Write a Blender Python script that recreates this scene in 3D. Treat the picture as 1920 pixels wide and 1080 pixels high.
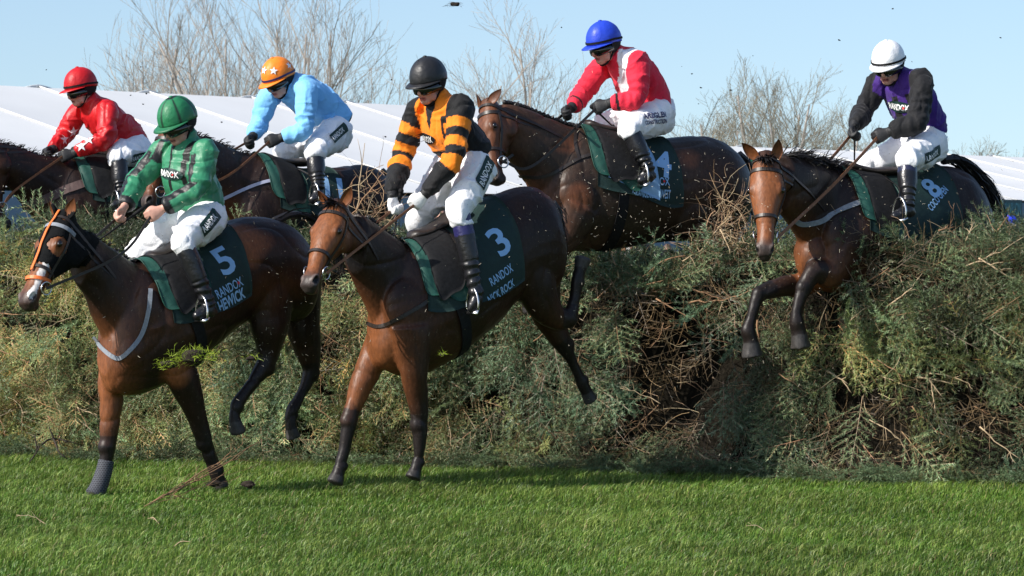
import bpy, bmesh, math, random
import numpy as np
from mathutils import Vector, Matrix, noise as mnoise
from mathutils.bvhtree import BVHTree
R = math.radians
rng = np.random.default_rng(7); random.seed(7)
scene = bpy.context.scene
for o in list(bpy.data.objects): bpy.data.objects.remove(o)
COL = scene.collection

# ------------------------------------------------------------------ camera, sky, sun, exposure
FPX = 6400.0; CAMZ = 1.62; HOR = 430.0           # focal length in photo pixels, eye height, horizon row
cam = bpy.data.cameras.new('camera'); cam.lens = FPX/1920*36; cam.sensor_width = 36
cam.shift_y = -(540-HOR)/1920; cam.clip_start = .2; cam.clip_end = 4000
camo = bpy.data.objects.new('camera', cam); COL.objects.link(camo)
camo.location = (0, 0, CAMZ); camo.rotation_euler = (R(90), 0, 0); scene.camera = camo
cam.dof.use_dof = True; cam.dof.focus_distance = 21.3; cam.dof.aperture_fstop = 13.0

SUN = Vector((-.78, -.44, .66)).normalized()
world = bpy.data.worlds.new('World'); scene.world = world; world.use_nodes = True
wn = world.node_tree.nodes; wl = world.node_tree.links
sky = wn.new('ShaderNodeTexSky'); sky.sky_type = 'NISHITA'; sky.sun_disc = False
sky.sun_elevation = math.asin(SUN.z); sky.sun_rotation = math.atan2(SUN.x, SUN.y)
sky.altitude = 0; sky.air_density = 1.0; sky.dust_density = 1.2; sky.ozone_density = 2.2
bg = wn['Background']; bg.inputs[1].default_value = .13
geo = wn.new('ShaderNodeTexCoord'); add = wn.new('ShaderNodeVectorMath'); add.operation = 'ADD'; add.inputs[1].default_value = (0, 0, .07)
nz = wn.new('ShaderNodeVectorMath'); nz.operation = 'NORMALIZE'      # clear spring sky: blue well down to the horizon
wl.new(geo.outputs['Generated'], add.inputs[0]); wl.new(add.outputs[0], nz.inputs[0]); wl.new(nz.outputs[0], sky.inputs['Vector'])
wl.new(sky.outputs[0], bg.inputs[0])
sl = bpy.data.lights.new('sun', 'SUN'); sl.energy = 4.6; sl.angle = R(.5); sl.color = (1, .95, .87)
so = bpy.data.objects.new('sun', sl); COL.objects.link(so)
so.rotation_euler = SUN.to_track_quat('Z', 'Y').to_euler(); so.location = (-10, -5, 12)
vs = scene.view_settings; vs.view_transform = 'Standard'; vs.look = 'None'; vs.gamma = 1; vs.exposure = .5
vs.use_curve_mapping = False

# ------------------------------------------------------------------ helpers: placing
def V3(p): return np.array(p, float)
def unit(v): v = np.asarray(v, float); return v/(np.linalg.norm(v)+1e-12)
CAMP = V3((0, 0, CAMZ))
def ray(px, py): return V3(((px-960)/FPX, 1.0, -(py-HOR)/FPX))
def at(px, py, Y): return CAMP+ray(px, py)*Y
class Frame:
    """vertical plane through an animal's spine; W() finds the point of that plane (or one l metres to its near side)"""
    def __init__(s, px0, Y0, th):
        t = R(th); s.h = V3((-math.sin(t), -math.cos(t), 0)); s.n = V3((math.cos(t), -math.sin(t), 0))
        s.root = at(px0, HOR, Y0)
    def W(s, px, py, l=0.0):
        d = ray(px, py); t = np.dot(s.root+l*s.n-CAMP, s.n)/np.dot(d, s.n)
        return CAMP+d*t

# ------------------------------------------------------------------ helpers: objects
ORG = {}
def mk(name, V, F, mat, parent=None, origin=None, smooth=True, col=None, mi=None):
    V = np.asarray(V, float)
    if parent is not None: origin = ORG[parent.name]
    elif origin is None: origin = V3((V[:, 0].mean(), V[:, 1].mean(), V[:, 2].min()))
    me = bpy.data.meshes.new(name)
    Vl = (V-origin)
    if isinstance(F, np.ndarray):
        n, k = F.shape
        me.vertices.add(len(Vl)); me.vertices.foreach_set('co', Vl.astype(np.float32).ravel())
        me.loops.add(n*k); me.loops.foreach_set('vertex_index', F.astype(np.int32).ravel())
        me.polygons.add(n); me.polygons.foreach_set('loop_start', np.arange(0, n*k, k, dtype=np.int32))
        me.polygons.foreach_set('loop_total', np.full(n, k, np.int32)); me.update(calc_edges=True)
    else:
        me.from_pydata([tuple(v) for v in Vl], [], F)
    for m in (mat if isinstance(mat, (list, tuple)) else [mat]): me.materials.append(m)
    if mi is not None: me.polygons.foreach_set('material_index', np.asarray(mi, np.int32))
    if smooth: me.polygons.foreach_set('use_smooth', np.ones(len(me.polygons), bool))
    if col is not None: setcol(me, col)
    me.update()
    o = bpy.data.objects.new(name, me); COL.objects.link(o)
    if parent is not None: o.parent = parent
    else: o.location = Vector(origin)
    ORG[o.name] = V3(origin)
    return o
def setcol(me, col):
    a = me.color_attributes.new('Col', 'FLOAT_COLOR', 'POINT')
    c = np.ones((len(me.vertices), 4), np.float32); c[:, :3] = col
    a.data.foreach_set('color', c.ravel())
def thing(name, loc, label, cat, group=None):
    o = bpy.data.objects.new(name, None); COL.objects.link(o); o.location = Vector(loc); o.empty_display_size = .1
    ORG[o.name] = V3(loc); return tag(o, label, cat, group)
def tag(o, label=None, cat=None, group=None, kind=None):
    if label: o['label'] = label
    if cat: o['category'] = cat
    if group: o['group'] = group
    if kind: o['kind'] = kind
    return o
def pts(me):
    a = np.empty(len(me.vertices)*3, np.float32); me.vertices.foreach_get('co', a); return a.reshape(-1, 3).astype(float)
def nrm(me):
    a = np.empty(len(me.vertices)*3, np.float32); me.vertices.foreach_get('normal', a); return a.reshape(-1, 3).astype(float)
def bvh_of(o):
    me = o.data; org = ORG[o.name]
    return BVHTree.FromPolygons([tuple(v) for v in pts(me)+org], [tuple(p.vertices) for p in me.polygons])

# ------------------------------------------------------------------ helpers: shapes
class MB:
    def __init__(s): s.V = []; s.F = []; s.M = []; s.C = []; s.n = 0
    def add(s, V, F, m=0, c=None):
        V = np.asarray(V, float); s.V.append(V); s.F += [tuple(i+s.n for i in f) for f in F]; s.M += [m]*len(F); s.n += len(V)
        if c is not None: s.C.append(np.tile(np.asarray(c, float), (len(V), 1)))
        return s
    def verts(s): return np.vstack(s.V)
    def build(s, name, mat, parent=None, **k):
        return mk(name, s.verts(), s.F, mat, parent, mi=s.M, col=np.vstack(s.C) if s.C else None, **k)
def cat(P, sub):
    """Catmull-Rom resampling of rows of P"""
    P = np.asarray(P, float)
    if len(P) < 3 or sub < 2:
        if sub < 2: return P
        t = np.linspace(0, 1, (len(P)-1)*sub+1)[:, None]; return P[0]*(1-t)+P[-1]*t if len(P) == 2 else P
    Q = np.vstack([2*P[0]-P[1], P, 2*P[-1]-P[-2]]); out = []
    for i in range(1, len(Q)-2):
        for k in range(sub):
            t = k/sub; a, b, c, d = Q[i-1], Q[i], Q[i+1], Q[i+2]
            out.append(.5*((2*b)+(c-a)*t+(2*a-5*b+4*c-d)*t*t+(3*b-a-3*c+d)*t**3))
    out.append(P[-1]); return np.array(out)
def skin_rings(rings, capA=None, capB=None):
    k = len(rings); N = len(rings[0]); V = np.vstack(rings); F = []
    for i in range(k-1):
        for j in range(N):
            j2 = (j+1) % N; F.append((i*N+j, i*N+j2, (i+1)*N+j2, (i+1)*N+j))
    ca = rings[0].mean(0) if capA is None else capA; cb = rings[-1].mean(0) if capB is None else capB
    V = np.vstack([V, ca, cb]); a = k*N; b = a+1
    for j in range(N):
        j2 = (j+1) % N; F.append((a, j2, j)); F.append((b, (k-1)*N+j, (k-1)*N+j2))
    return V, F
def loft(C, S, A, Wv, Bt, Bb=None, N=20, sub=4, egg=0.0):
    """closed loft: centres C, side axes S with half widths A, up axes Wv with half heights Bt above / Bb below"""
    C = np.asarray(C, float); k = len(C)
    S = np.tile(S, (k, 1)) if np.ndim(S) == 1 else np.asarray(S, float)
    Wv = np.tile(Wv, (k, 1)) if np.ndim(Wv) == 1 else np.asarray(Wv, float)
    Bb = Bt if Bb is None else Bb
    D = cat(np.hstack([C, S, Wv, np.c_[A, Bt, Bb]]), sub)
    ph = np.linspace(0, 2*math.pi, N, endpoint=False); cs, sn = np.cos(ph)[:, None], np.sin(ph)[:, None]
    rings = []
    for r in D:
        c, s, w, a, bt, bb = r[:3], unit(r[3:6]), unit(r[6:9]), r[9], r[10], r[11]
        b = np.where(sn > 0, bt, bb); aw = a*(1-egg*np.maximum(0, -sn)**1.5*.5)
        rings.append(c+s*cs*aw+w*sn*b)
    e0 = D[0, :3]+(D[0, :3]-D[1, :3])*.3; e1 = D[-1, :3]+(D[-1, :3]-D[-2, :3])*.3
    return skin_rings(rings, e0, e1)
def tube(P, r, side=None, flat=1.0, N=12, sub=3, caps=.5):
    """tapered tube; side = axis along which the radius is multiplied by flat"""
    P = np.asarray(P, float); r = np.broadcast_to(np.asarray(r, float), (len(P),)) if np.ndim(r) < 2 else np.asarray(r, float)
    r2 = r if r.ndim == 2 else np.c_[r, r*flat]
    D = cat(np.hstack([P, r2]), sub); P = D[:, :3]
    T = np.gradient(P, axis=0); ph = np.linspace(0, 2*math.pi, N, endpoint=False); rings = []
    ref = side
    for i in range(len(P)):
        t = unit(T[i])
        if ref is None: ref = np.cross(t, (0, 0, 1)) if abs(t[2]) < .95 else np.cross(t, (1, 0, 0))
        s = ref-t*np.dot(ref, t); s = unit(s); w = np.cross(t, s)
        if side is None: ref = s
        rings.append(P[i]+np.outer(np.cos(ph), s)*D[i, 4]+np.outer(np.sin(ph), w)*D[i, 3])
    t0, t1 = unit(T[0]), unit(T[-1])
    return skin_rings(rings, P[0]-t0*D[0, 3]*caps, P[-1]+t1*D[-1, 3]*caps)
def ell(c, ax, N=16, M=10):
    """ellipsoid, ax = three half-axis vectors"""
    ax = np.asarray(ax, float); V = [c+ax[2]]; F = []
    for i in range(1, M):
        th = math.pi*i/M
        for j in range(N):
            p = 2*math.pi*j/N; V.append(c+ax[0]*math.sin(th)*math.cos(p)+ax[1]*math.sin(th)*math.sin(p)+ax[2]*math.cos(th))
    V.append(c-ax[2]); b = len(V)-1
    for j in range(N):
        F.append((0, 1+j, 1+(j+1) % N)); o = 1+(M-2)*N; F.append((b, o+(j+1) % N, o+j))
    for i in range(M-2):
        for j in range(N):
            a = 1+i*N; F.append((a+j, a+N+j, a+N+(j+1) % N, a+(j+1) % N))
    return np.array(V), F
def sph(c, r, **k): return ell(V3(c), np.eye(3)*r, **k)
def torus(c, n, R_, r, N=20, M=6):
    n = unit(n); a = unit(np.cross(n, (0, 0, 1) if abs(n[2]) < .9 else (1, 0, 0))); b = np.cross(n, a); V = []; F = []
    for i in range(N):
        p = 2*math.pi*i/N; d = a*math.cos(p)+b*math.sin(p)
        for j in range(M):
            q = 2*math.pi*j/M; V.append(c+d*(R_+r*math.cos(q))+n*r*math.sin(q))
    for i in range(N):
        for j in range(M):
            F.append((i*M+j, ((i+1) % N)*M+j, ((i+1) % N)*M+(j+1) % M, i*M+(j+1) % M))
    return np.array(V), F
def box(c, ax, h):
    ax = np.asarray(ax, float); V = [c+ax[0]*h[0]*i+ax[1]*h[1]*j+ax[2]*h[2]*k for i in (-1, 1) for j in (-1, 1) for k in (-1, 1)]
    return np.array(V), [(0, 1, 3, 2), (4, 6, 7, 5), (0, 4, 5, 1), (2, 3, 7, 6), (0, 2, 6, 4), (1, 5, 7, 3)]
def fuse(pieces, voxel, smooth=4, fac=.5):
    """one continuous surface out of overlapping closed pieces"""
    m = MB()
    for V, F in pieces: m.add(V, F)
    me = bpy.data.meshes.new('t'); me.from_pydata([tuple(v) for v in m.verts()], [], m.F); me.update()
    bm = bmesh.new(); bm.from_mesh(me); bmesh.ops.recalc_face_normals(bm, faces=bm.faces); bm.to_mesh(me); bm.free()
    o = bpy.data.objects.new('t', me); COL.objects.link(o)
    md = o.modifiers.new('r', 'REMESH'); md.mode = 'VOXEL'; md.voxel_size = voxel; md.adaptivity = 0
    if smooth:
        sm = o.modifiers.new('s', 'SMOOTH'); sm.factor = fac; sm.iterations = smooth
    dg = bpy.context.evaluated_depsgraph_get(); dg.update()
    m2 = bpy.data.meshes.new_from_object(o.evaluated_get(dg)); bpy.data.objects.remove(o); bpy.data.meshes.remove(me)
    P = pts(m2); Nn = nrm(m2); q = np.empty(len(m2.loops), np.int32); m2.loops.foreach_get('vertex_index', q)
    if len(q) == 4*len(m2.polygons): F = q.reshape(-1, 4)
    else: F = [tuple(p.vertices) for p in m2.polygons]
    bpy.data.meshes.remove(m2); return P, F, Nn
def segd(P, pl):
    """distance of points to a polyline, and the arc length (0..1) of the nearest point"""
    pl = np.asarray(pl, float); best = np.full(len(P), 1e9); tt = np.zeros(len(P))
    L = np.linalg.norm(np.diff(pl, axis=0), axis=1); tot = L.sum(); acc = 0
    for i in range(len(pl)-1):
        d = pl[i+1]-pl[i]; t = np.clip(((P-pl[i])@d)/(d@d), 0, 1); dd = np.linalg.norm(P-pl[i]-np.outer(t, d), axis=1)
        m = dd < best; best[m] = dd[m]; tt[m] = (acc+t[m]*L[i])/tot; acc += L[i]
    return best, tt
def ridged(P, scale, seed=0, p=4): return np.maximum(0, 1-np.abs(vnoise(P, scale, seed))*1.6)**p
def vnoise(P, scale, seed=0):
    """smooth 3-D value noise in -1..1"""
    Q = np.asarray(P, float)*scale+seed*17.31; I = np.floor(Q).astype(np.int64); f = Q-I; f = f*f*(3-2*f)
    def hsh(x, y, z):
        h = (x*374761393+y*668265263+z*2147483647+seed*1013) & 0x7fffffff
        h = ((h ^ (h >> 13))*1274126177) & 0x7fffffff; return ((h ^ (h >> 16)) & 0xffff)/32767.5-1
    r = 0
    for a in (0, 1):
        for b in (0, 1):
            for c in (0, 1):
                w = (f[:, 0] if a else 1-f[:, 0])*(f[:, 1] if b else 1-f[:, 1])*(f[:, 2] if c else 1-f[:, 2])
                r = r+w*hsh(I[:, 0]+a, I[:, 1]+b, I[:, 2]+c)
    return r

# ------------------------------------------------------------------ materials
def mat(name, col=(.5, .5, .5), rough=.6, attr=False, var=.25, vscale=8, bump=.0, bscale=60, spec=.4, metal=0, stretch=None,
        sheen=0, trans=0, coat=0, specks=0):
    m = bpy.data.materials.new(name); m.use_nodes = True; nt = m.node_tree; N = nt.nodes; L = nt.links; b = N['Principled BSDF']
    b.inputs['Roughness'].default_value = rough; b.inputs['Specular IOR Level'].default_value = spec; b.inputs['Metallic'].default_value = metal
    if sheen: b.inputs['Sheen Weight'].default_value = sheen
    if coat: b.inputs['Coat Weight'].default_value = coat; b.inputs['Coat Roughness'].default_value = .25
    tc = N.new('ShaderNodeTexCoord'); mp = N.new('ShaderNodeMapping'); L.new(tc.outputs['Object'], mp.inputs[0])
    if stretch: mp.inputs['Scale'].default_value = stretch
    n1 = N.new('ShaderNodeTexNoise'); n1.inputs['Scale'].default_value = vscale; n1.inputs['Detail'].default_value = 5; L.new(mp.outputs[0], n1.inputs['Vector'])
    rg = N.new('ShaderNodeMapRange'); rg.inputs[1].default_value = .25; rg.inputs[2].default_value = .75
    rg.inputs[3].default_value = 1-var; rg.inputs[4].default_value = 1+var; L.new(n1.outputs[0], rg.inputs[0])
    mx = N.new('ShaderNodeMix'); mx.data_type = 'RGBA'; mx.blend_type = 'MULTIPLY'; mx.inputs[0].default_value = 1
    if attr:
        at_ = N.new('ShaderNodeAttribute'); at_.attribute_name = 'Col'; L.new(at_.outputs['Color'], mx.inputs[6])
    else: mx.inputs[6].default_value = (*col, 1)
    L.new(rg.outputs[0], mx.inputs[7]); L.new(mx.outputs[2], b.inputs['Base Color'])
    if specks:                                     # flecks of dried mud
        n3 = N.new('ShaderNodeTexNoise'); n3.inputs['Scale'].default_value = 75; n3.inputs['Detail'].default_value = 2; L.new(tc.outputs['Object'], n3.inputs['Vector'])
        r3 = N.new('ShaderNodeMapRange'); r3.inputs[1].default_value = .66; r3.inputs[2].default_value = .72; r3.inputs[4].default_value = specks; L.new(n3.outputs[0], r3.inputs[0])
        m3 = N.new('ShaderNodeMix'); m3.data_type = 'RGBA'; L.new(r3.outputs[0], m3.inputs[0]); L.new(mx.outputs[2], m3.inputs[6]); m3.inputs[7].default_value = (.16, .13, .10, 1); L.new(m3.outputs[2], b.inputs['Base Color'])
    if bump:
        n2 = N.new('ShaderNodeTexNoise'); n2.inputs['Scale'].default_value = bscale; n2.inputs['Detail'].default_value = 4; L.new(mp.outputs[0], n2.inputs['Vector'])
        bp = N.new('ShaderNodeBump'); bp.inputs['Strength'].default_value = bump; bp.inputs['Distance'].default_value = .01
        L.new(n2.outputs[0], bp.inputs['Height']); L.new(bp.outputs[0], b.inputs['Normal'])
    if trans:
        tr = N.new('ShaderNodeBsdfTranslucent'); L.new(mx.outputs[2], tr.inputs[0]); ms = N.new('ShaderNodeMixShader'); ms.inputs[0].default_value = trans
        L.new(b.outputs[0], ms.inputs[1]); L.new(tr.outputs[0], ms.inputs[2]); L.new(ms.outputs[0], N['Material Output'].inputs[0])
    return m
M = dict(
    coat=mat('horse coat', attr=True, rough=.44, var=.34, vscale=60, bump=.26, bscale=46, spec=.26, stretch=(1, 1, .4), specks=.30),
    hair=mat('horse hair', (.012, .010, .010), rough=.5, spec=.35, var=.4, vscale=40),
    eye=mat('eye', (.006, .004, .003), rough=.08, spec=.7),
    skin=mat('skin', attr=True, rough=.5, var=.12, vscale=30, bump=.08, bscale=90),
    silk=mat('silks', attr=True, rough=.7, var=.10, vscale=10, bump=.6, bscale=34, spec=.16, sheen=.1),
    satin=mat('satin', attr=True, rough=.46, var=.06, vscale=10, bump=.6, bscale=24, spec=.38),
    white=mat('breeches', (.80, .80, .82), rough=.6, var=.06, vscale=9, bump=.6, bscale=30, spec=.2, specks=.45),
    leather=mat('boot leather', attr=True, rough=.3, var=.15, vscale=20, bump=.35, bscale=45, spec=.5),
    cap=mat('cap cloth', attr=True, rough=.45, var=.06, vscale=20, bump=.3, bscale=40),
    black=mat('black webbing', (.009, .009, .010), rough=.75, var=.35, vscale=50, bump=.25, bscale=35, spec=.2),
    lens=mat('goggle lens', (.006, .006, .008), rough=.07, spec=.8),
    glove=mat('glove', attr=True, rough=.6, var=.15, vscale=60, bump=.2, bscale=120),
    steel=mat('steel', (.6, .6, .6), rough=.25, metal=1, var=.1),
    strap=mat('leather strap', (.022, .016, .013), rough=.42, var=.3, vscale=60),
    tan=mat('tan rein', (.20, .075, .028), rough=.5, var=.3, vscale=60, bump=.2, bscale=150),
    orange=mat('orange strap', (.75, .16, .03), rough=.45, var=.1),
    grey=mat('grey strap', (.20, .22, .25), rough=.6, var=.2, vscale=50),
    cloth=mat('saddle cloth', (.006, .024, .021), rough=.7, var=.2, vscale=25, bump=.3, bscale=30),
    padg=mat('saddle pad green', (.010, .060, .044), rough=.6, var=.2, vscale=25, bump=.3, bscale=30),
    print_blue=mat('pale blue print', (.26, .46, .72), rough=.6, var=.06),
    print_white=mat('white print', (.8, .8, .8), rough=.6, var=.05),
    print_dark=mat('dark green print', (.006, .03, .026), rough=.55, var=.1),
    print_navy=mat('navy print', (.02, .022, .09), rough=.55, var=.1),
    print_red=mat('red print', (.6, .02, .02), rough=.5, var=.05),
    gold=mat('gold badge', (.75, .5, .08), rough=.5, var=.05),
)
# ------------------------------------------------------------------ horses
UP = V3((0, 0, 1))
HEADT = [  # t along poll-muzzle, half width, dorsal, ventral (metres for a 0.62 m head)
    (-.10, .055, .045, .070), (0, .074, .060, .105), (.12, .088, .070, .160), (.24, .100, .076, .190), (.34, .101, .076, .188),
    (.46, .082, .068, .150), (.58, .064, .056, .105), (.70, .054, .047, .076), (.80, .053, .044, .068), (.90, .058, .044, .074),
    (.97, .054, .034, .072), (1.015, .046, .020, .052)]
class Horse: pass
def horse(sp):
    h = Horse(); f = h.f = Frame(*sp['frame']); W = f.W; n = f.n; h.sp = sp; pieces = []
    # trunk
    T = sp['trunk']; tp = np.array([W(a, b) for a, b, c, d, w in T]); bt = np.array([W(c, d) for a, b, c, d, w in T]); hw = np.array([t[4] for t in T])
    C = (tp+bt)/2; hh = np.linalg.norm(tp-bt, axis=1)/2; wv = np.array([unit(a-b) for a, b in zip(tp, bt)])
    pieces.append(loft(C, n, hw, wv, hh, N=28, sub=5))
    h.C, h.tp, h.bt = cat(C, 5), cat(tp, 5), cat(bt, 5)
    # head frame
    px, py, l = sp['poll']; P0 = W(px, py, l); mx, my, dY = sp['muzzle']; P1 = at(mx, my, P0[1]-dY)
    u = unit(P1-P0); L = np.linalg.norm(P1-P0); yw = R(sp['yaw']); s = V3((math.cos(yw), -math.sin(yw), 0)); s = unit(s-u*np.dot(s, u)); w = np.cross(s, u)
    if np.dot(w, V3((-math.sin(yw), -math.cos(yw), .6))) < 0: w = -w
    k = max(.92, min(1.2, L/.62))*1.05; h.P0, h.u, h.s, h.w, h.L, h.k = P0, u, s, w, L, k
    Hd = lambda t, a=0, d=0: P0+u*L*t+s*a*k+w*d*k
    h.Hd = Hd
    HT = np.array(HEADT)
    pieces.append(loft([Hd(t) for t in HT[:, 0]], s, HT[:, 1]*k, w, HT[:, 2]*k, HT[:, 3]*k, N=24, sub=4, egg=.45))
    for sg in (-1, 1):
        pieces.append(ell(Hd(.32, sg*.082, .030), [u*.040*k, s*.020*k, w*.030*k]))       # brow and eye socket
        pieces.append(ell(Hd(.27, sg*.062, -.105), [u*.085*k, s*.036*k, w*.080*k]))      # cheek
        pieces.append(ell(Hd(.915, sg*.040, .010), [u*.034*k, s*.026*k, w*.030*k]))      # nostril swell
        pieces.append(tube([Hd(.40, sg*.074, .008), Hd(.55, sg*.055, .0), Hd(.66, sg*.046, .004)], [.012, .012, .006]))   # facial crest
    pieces.append(ell(Hd(.99, 0, -.030), [u*.030*k, s*.044*k, w*.040*k]))
    pieces.append(ell(Hd(.95, 0, -.070), [u*.036*k, s*.034*k, w*.024*k]))                # chin
    # neck: crest / throat pixel pairs from the withers up to the poll
    Nk = sp['neck']; m = len(Nk); ls = np.array([q[5] if len(q) > 5 else 0 for q in Nk])
    tp = np.array([W(q[0], q[1], l_) for q, l_ in zip(Nk, ls)]); bt = np.array([W(q[2], q[3], l_) for q, l_ in zip(Nk, ls)])
    hw = [q[4] for q in Nk]; side = np.array([unit(n*(1-i/(m-1))+s*(i/(m-1))) for i in range(m)])
    pieces.append(loft((tp+bt)/2, side, hw, [unit(a-b) for a, b in zip(tp, bt)], np.linalg.norm(tp-bt, axis=1)/2, N=24, sub=5))
    h.crest = cat(tp, 6)
    pieces.append(tube([(tp[-1]+bt[-1])/2, Hd(.06, 0, -.04)], [.10, .085], sub=4))
    # legs
    h.legs = []
    for lg in sp['legs']:
        P = np.array([W(q[0], q[1], q[2]) for q in lg]); r = np.array([[q[3], q[4]] for q in lg])
        pieces.append(tube(P, r, side=n, N=16, sub=4, caps=.25)); h.legs.append(P)
        cd = unit(P[4]-P[3]); bk = np.cross(n, cd); bk = bk if np.dot(bk, -f.h+UP*.2) > 0 else -bk           # knee or hock, tendons, fetlock
        pieces.append(ell(P[3]-bk*(.012 if lg[3][3] < .0545 else -.022), [cd*.060, n*.050, bk*.050])); pieces.append(ell(P[5]+bk*.010, [cd*.040, n*.043, bk*.044]))
        pieces.append(tube([P[3]+bk*.030+cd*.03, (P[3]+P[4])/2+bk*.030, P[5]+bk*.026], [.018, .015, .016], side=n, N=8, sub=3))
    for e in sp.get('bulges', []):
        px, py, l, a, b, c, ang = e; ca, sa = math.cos(R(ang)), math.sin(R(ang))
        x, z = -f.h, UP
        pieces.append(ell(W(px, py, l), [(x*ca+z*sa)*a, n*b, (z*ca-x*sa)*c], N=20, M=12))
    P, F, Nn = fuse(pieces, sp.get('vox', .0095), 4)
    # nostrils and mouth are pressed in
    for sg in (-1, 1):
        c = Hd(.925, sg*.052, .014); q = P-c; d = np.sqrt(((q@u)/.030)**2+((q@s)/.036)**2+((q@w)/.021)**2)
        P -= np.outer(np.clip(1-d, 0, 1)*.040, unit(s*sg+u*.35+w*.15))
    # muscle relief
    P += Nn*(vnoise(P, 5.5, 3)*.007+vnoise(P, 13, 4)*.0028-ridged(P+.08*np.c_[vnoise(P, 3, 5), vnoise(P, 3, 6), vnoise(P, 3, 7)], 4.2, 8, 5)*.007)[:, None]
    # coat colours
    body = np.array(sp.get('coat', (.135, .040, .013))); pt = np.array((.013, .009, .008))
    col = np.tile(body, (len(P), 1)); v = vnoise(P, 3, 9)*.5+.5; col *= (.82+.36*v)[:, None]
    # dark bays, painted light: shaded trunk and neck near-black, sunlit face and breast tan
    dt, tt = segd(P, h.C); fwd = (P-h.C[-1])@f.h; br_ = np.clip((fwd+.24)/.18, 0, 1)*np.clip((h.tp[-1][2]+.12-P[:, 2]+.05*vnoise(P, 6, 79))/.30, 0, 1)*np.clip(1-((P-h.C[-1])@n-.02)/.24, .25, 1); hd_ = np.clip((.34-np.linalg.norm(P-Hd(.5), axis=1))/.1, 0, 1)*(.25+.75*np.clip(((P-P0)@w/k+.115)/.085, 0, 1))
    tan = np.clip(np.maximum(br_, hd_)+.25*vnoise(P, 4, 77), 0, 1)  # mask: full where the coat is coloured as sunlit
    for a_, b_, l_, r_ in sp.get('lit_spots', []): tan = np.maximum(tan, np.clip((r_-np.linalg.norm((P-W(a_, b_, l_)), axis=1)*(1+.3*vnoise(P, 7, 78)))/(.5*r_), 0, 1))  # patches of sunlight painted into the coat colour
    dkc = np.array(sp.get('dark', (.017, .0082, .0055))); dkc = dkc*(.75+.5*v[:, None])
    col = col*tan[:, None]+dkc*(1-tan[:, None])
    for lg, q in zip(h.legs, sp['legs']):
        i0 = sp.get('black_from', 2); d, t = segd(P, lg[i0:]); dk = np.clip((t-.08)/.3, 0, 1)*(d < .105+.0*t); up, _ = segd(P, lg[i0+1:])
        dk = np.where(up < .085, np.maximum(dk, .9), dk); col = col*(1-dk[:, None])+pt*dk[:, None]
        ax_ = unit(lg[7]-lg[6]); hf_ = ((P-lg[6])@ax_ > .012)*(np.linalg.norm(P-(lg[6]+lg[7])/2, axis=1) < .10); col[hf_] = np.array((.040, .036, .034))*(.7+.6*v[hf_, None])
    q = P-P0; t = (q@u)/L; inh = (np.linalg.norm(q-np.outer(t*L, u), axis=1) < .26)
    dk = np.clip((t-.80)/.12, 0, 1)*inh*(t < 1.3)*(np.linalg.norm(P-Hd(.9), axis=1) < .2); dk *= sp.get('dark_nose', .93)
    col = col*(1-dk[:, None])+np.array((.030, .025, .024))*dk[:, None]
    for sg in (-1, 1):
        q = P-Hd(.925, sg*.052, .014); d = np.sqrt(((q@u)/.032)**2+((q@s)/.040)**2+((q@w)/.023)**2); rim = np.exp(-((d-1.05)/.16)**2)*.8*(np.abs(q@s) < .03); col = col*(1-rim[:, None])+np.array((.13, .10, .09))*rim[:, None]
        dk = np.clip((.92-d)/.15, 0, 1); col *= (1-dk[:, None]*.96)
        d = np.linalg.norm((P-Hd(.32, sg*.096, .028)), axis=1); dk = np.clip((.045-d)/.025, 0, 1); col *= (1-dk[:, None]*.55)
    if 'blaze' in sp:
        a, b, wd = sp['blaze']; x = (q@s)/k; y = (q@w)/k
        bl = (np.abs(x+.004*np.sin(t*30)) < wd*(1+.3*vnoise(P, 30, 2)))*(t > a)*(t < b)*(y > -.01)*inh; col[bl] = (.62, .58, .55)
    if 'paint' in sp: col = sp['paint'](h, P, col)
    m_ = MB(); m_.V.append(P); m_.F = F.tolist() if isinstance(F, np.ndarray) else F; m_.M = [0]*len(m_.F); m_.n = len(P); m_.C.append(col)
    h.bvh = BVHTree.FromPolygons([tuple(v) for v in P], m_.F)
    # ears (cupped), eyes
    for ex in sp['ears']:
        (bx, by, tx, ty, sg) = ex; b = Hd(-.02, sg*.060, .030); e = at(tx, ty, b[1]-.02); d = unit(e-b); ln = np.linalg.norm(e-b)
        fr = unit(w+u*.3+s*sg*.5); fr = unit(fr-d*np.dot(fr, d)); sd = np.cross(d, fr); ts = np.array([-.12, .0, .18, .4, .65, .85, 1]); pr = np.array([.55, .7, .95, 1, .75, .42, .06])
        V, Fe = loft([b+d*ln*t for t in ts], sd, pr*.034*k, -fr, pr*.026*k, -pr*.012*k, N=14, sub=3)
        ce = body*1.1; V_t = np.clip(((V-b)@d)/ln, 0, 1); cc = np.outer(1-V_t*.75, ce); inner = ((V-b)@fr) > .0
        m_.V.append(V); m_.F += [tuple(i+m_.n for i in q_) for q_ in Fe]; m_.M += [0]*len(Fe); m_.n += len(V); m_.C.append(cc)
    for sg in (-1, 1): m_.add(*ell(Hd(.325, sg*.094, .026), [u*.021*k, s*.016*k, w*.017*k], N=12, M=8), 1, (0, 0, 0))
    base = V3((f.root[0], f.root[1], P[:, 2].min()))
    h.o = m_.build('horse', [M['coat'], M['eye']], None, origin=base); tag(h.o, sp['label'], 'horse', 'racehorses jumping the spruce fence')
    return h
def cast(bvh, o, d, mx=3):
    hit = bvh.ray_cast(Vector(o), Vector(d), mx)
    return (V3(hit[0]), V3(hit[1])) if hit[0] is not None else None
def pixhit(bvh, px, py):
    return cast(bvh, CAMP, unit(ray(px, py)), 200)
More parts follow.
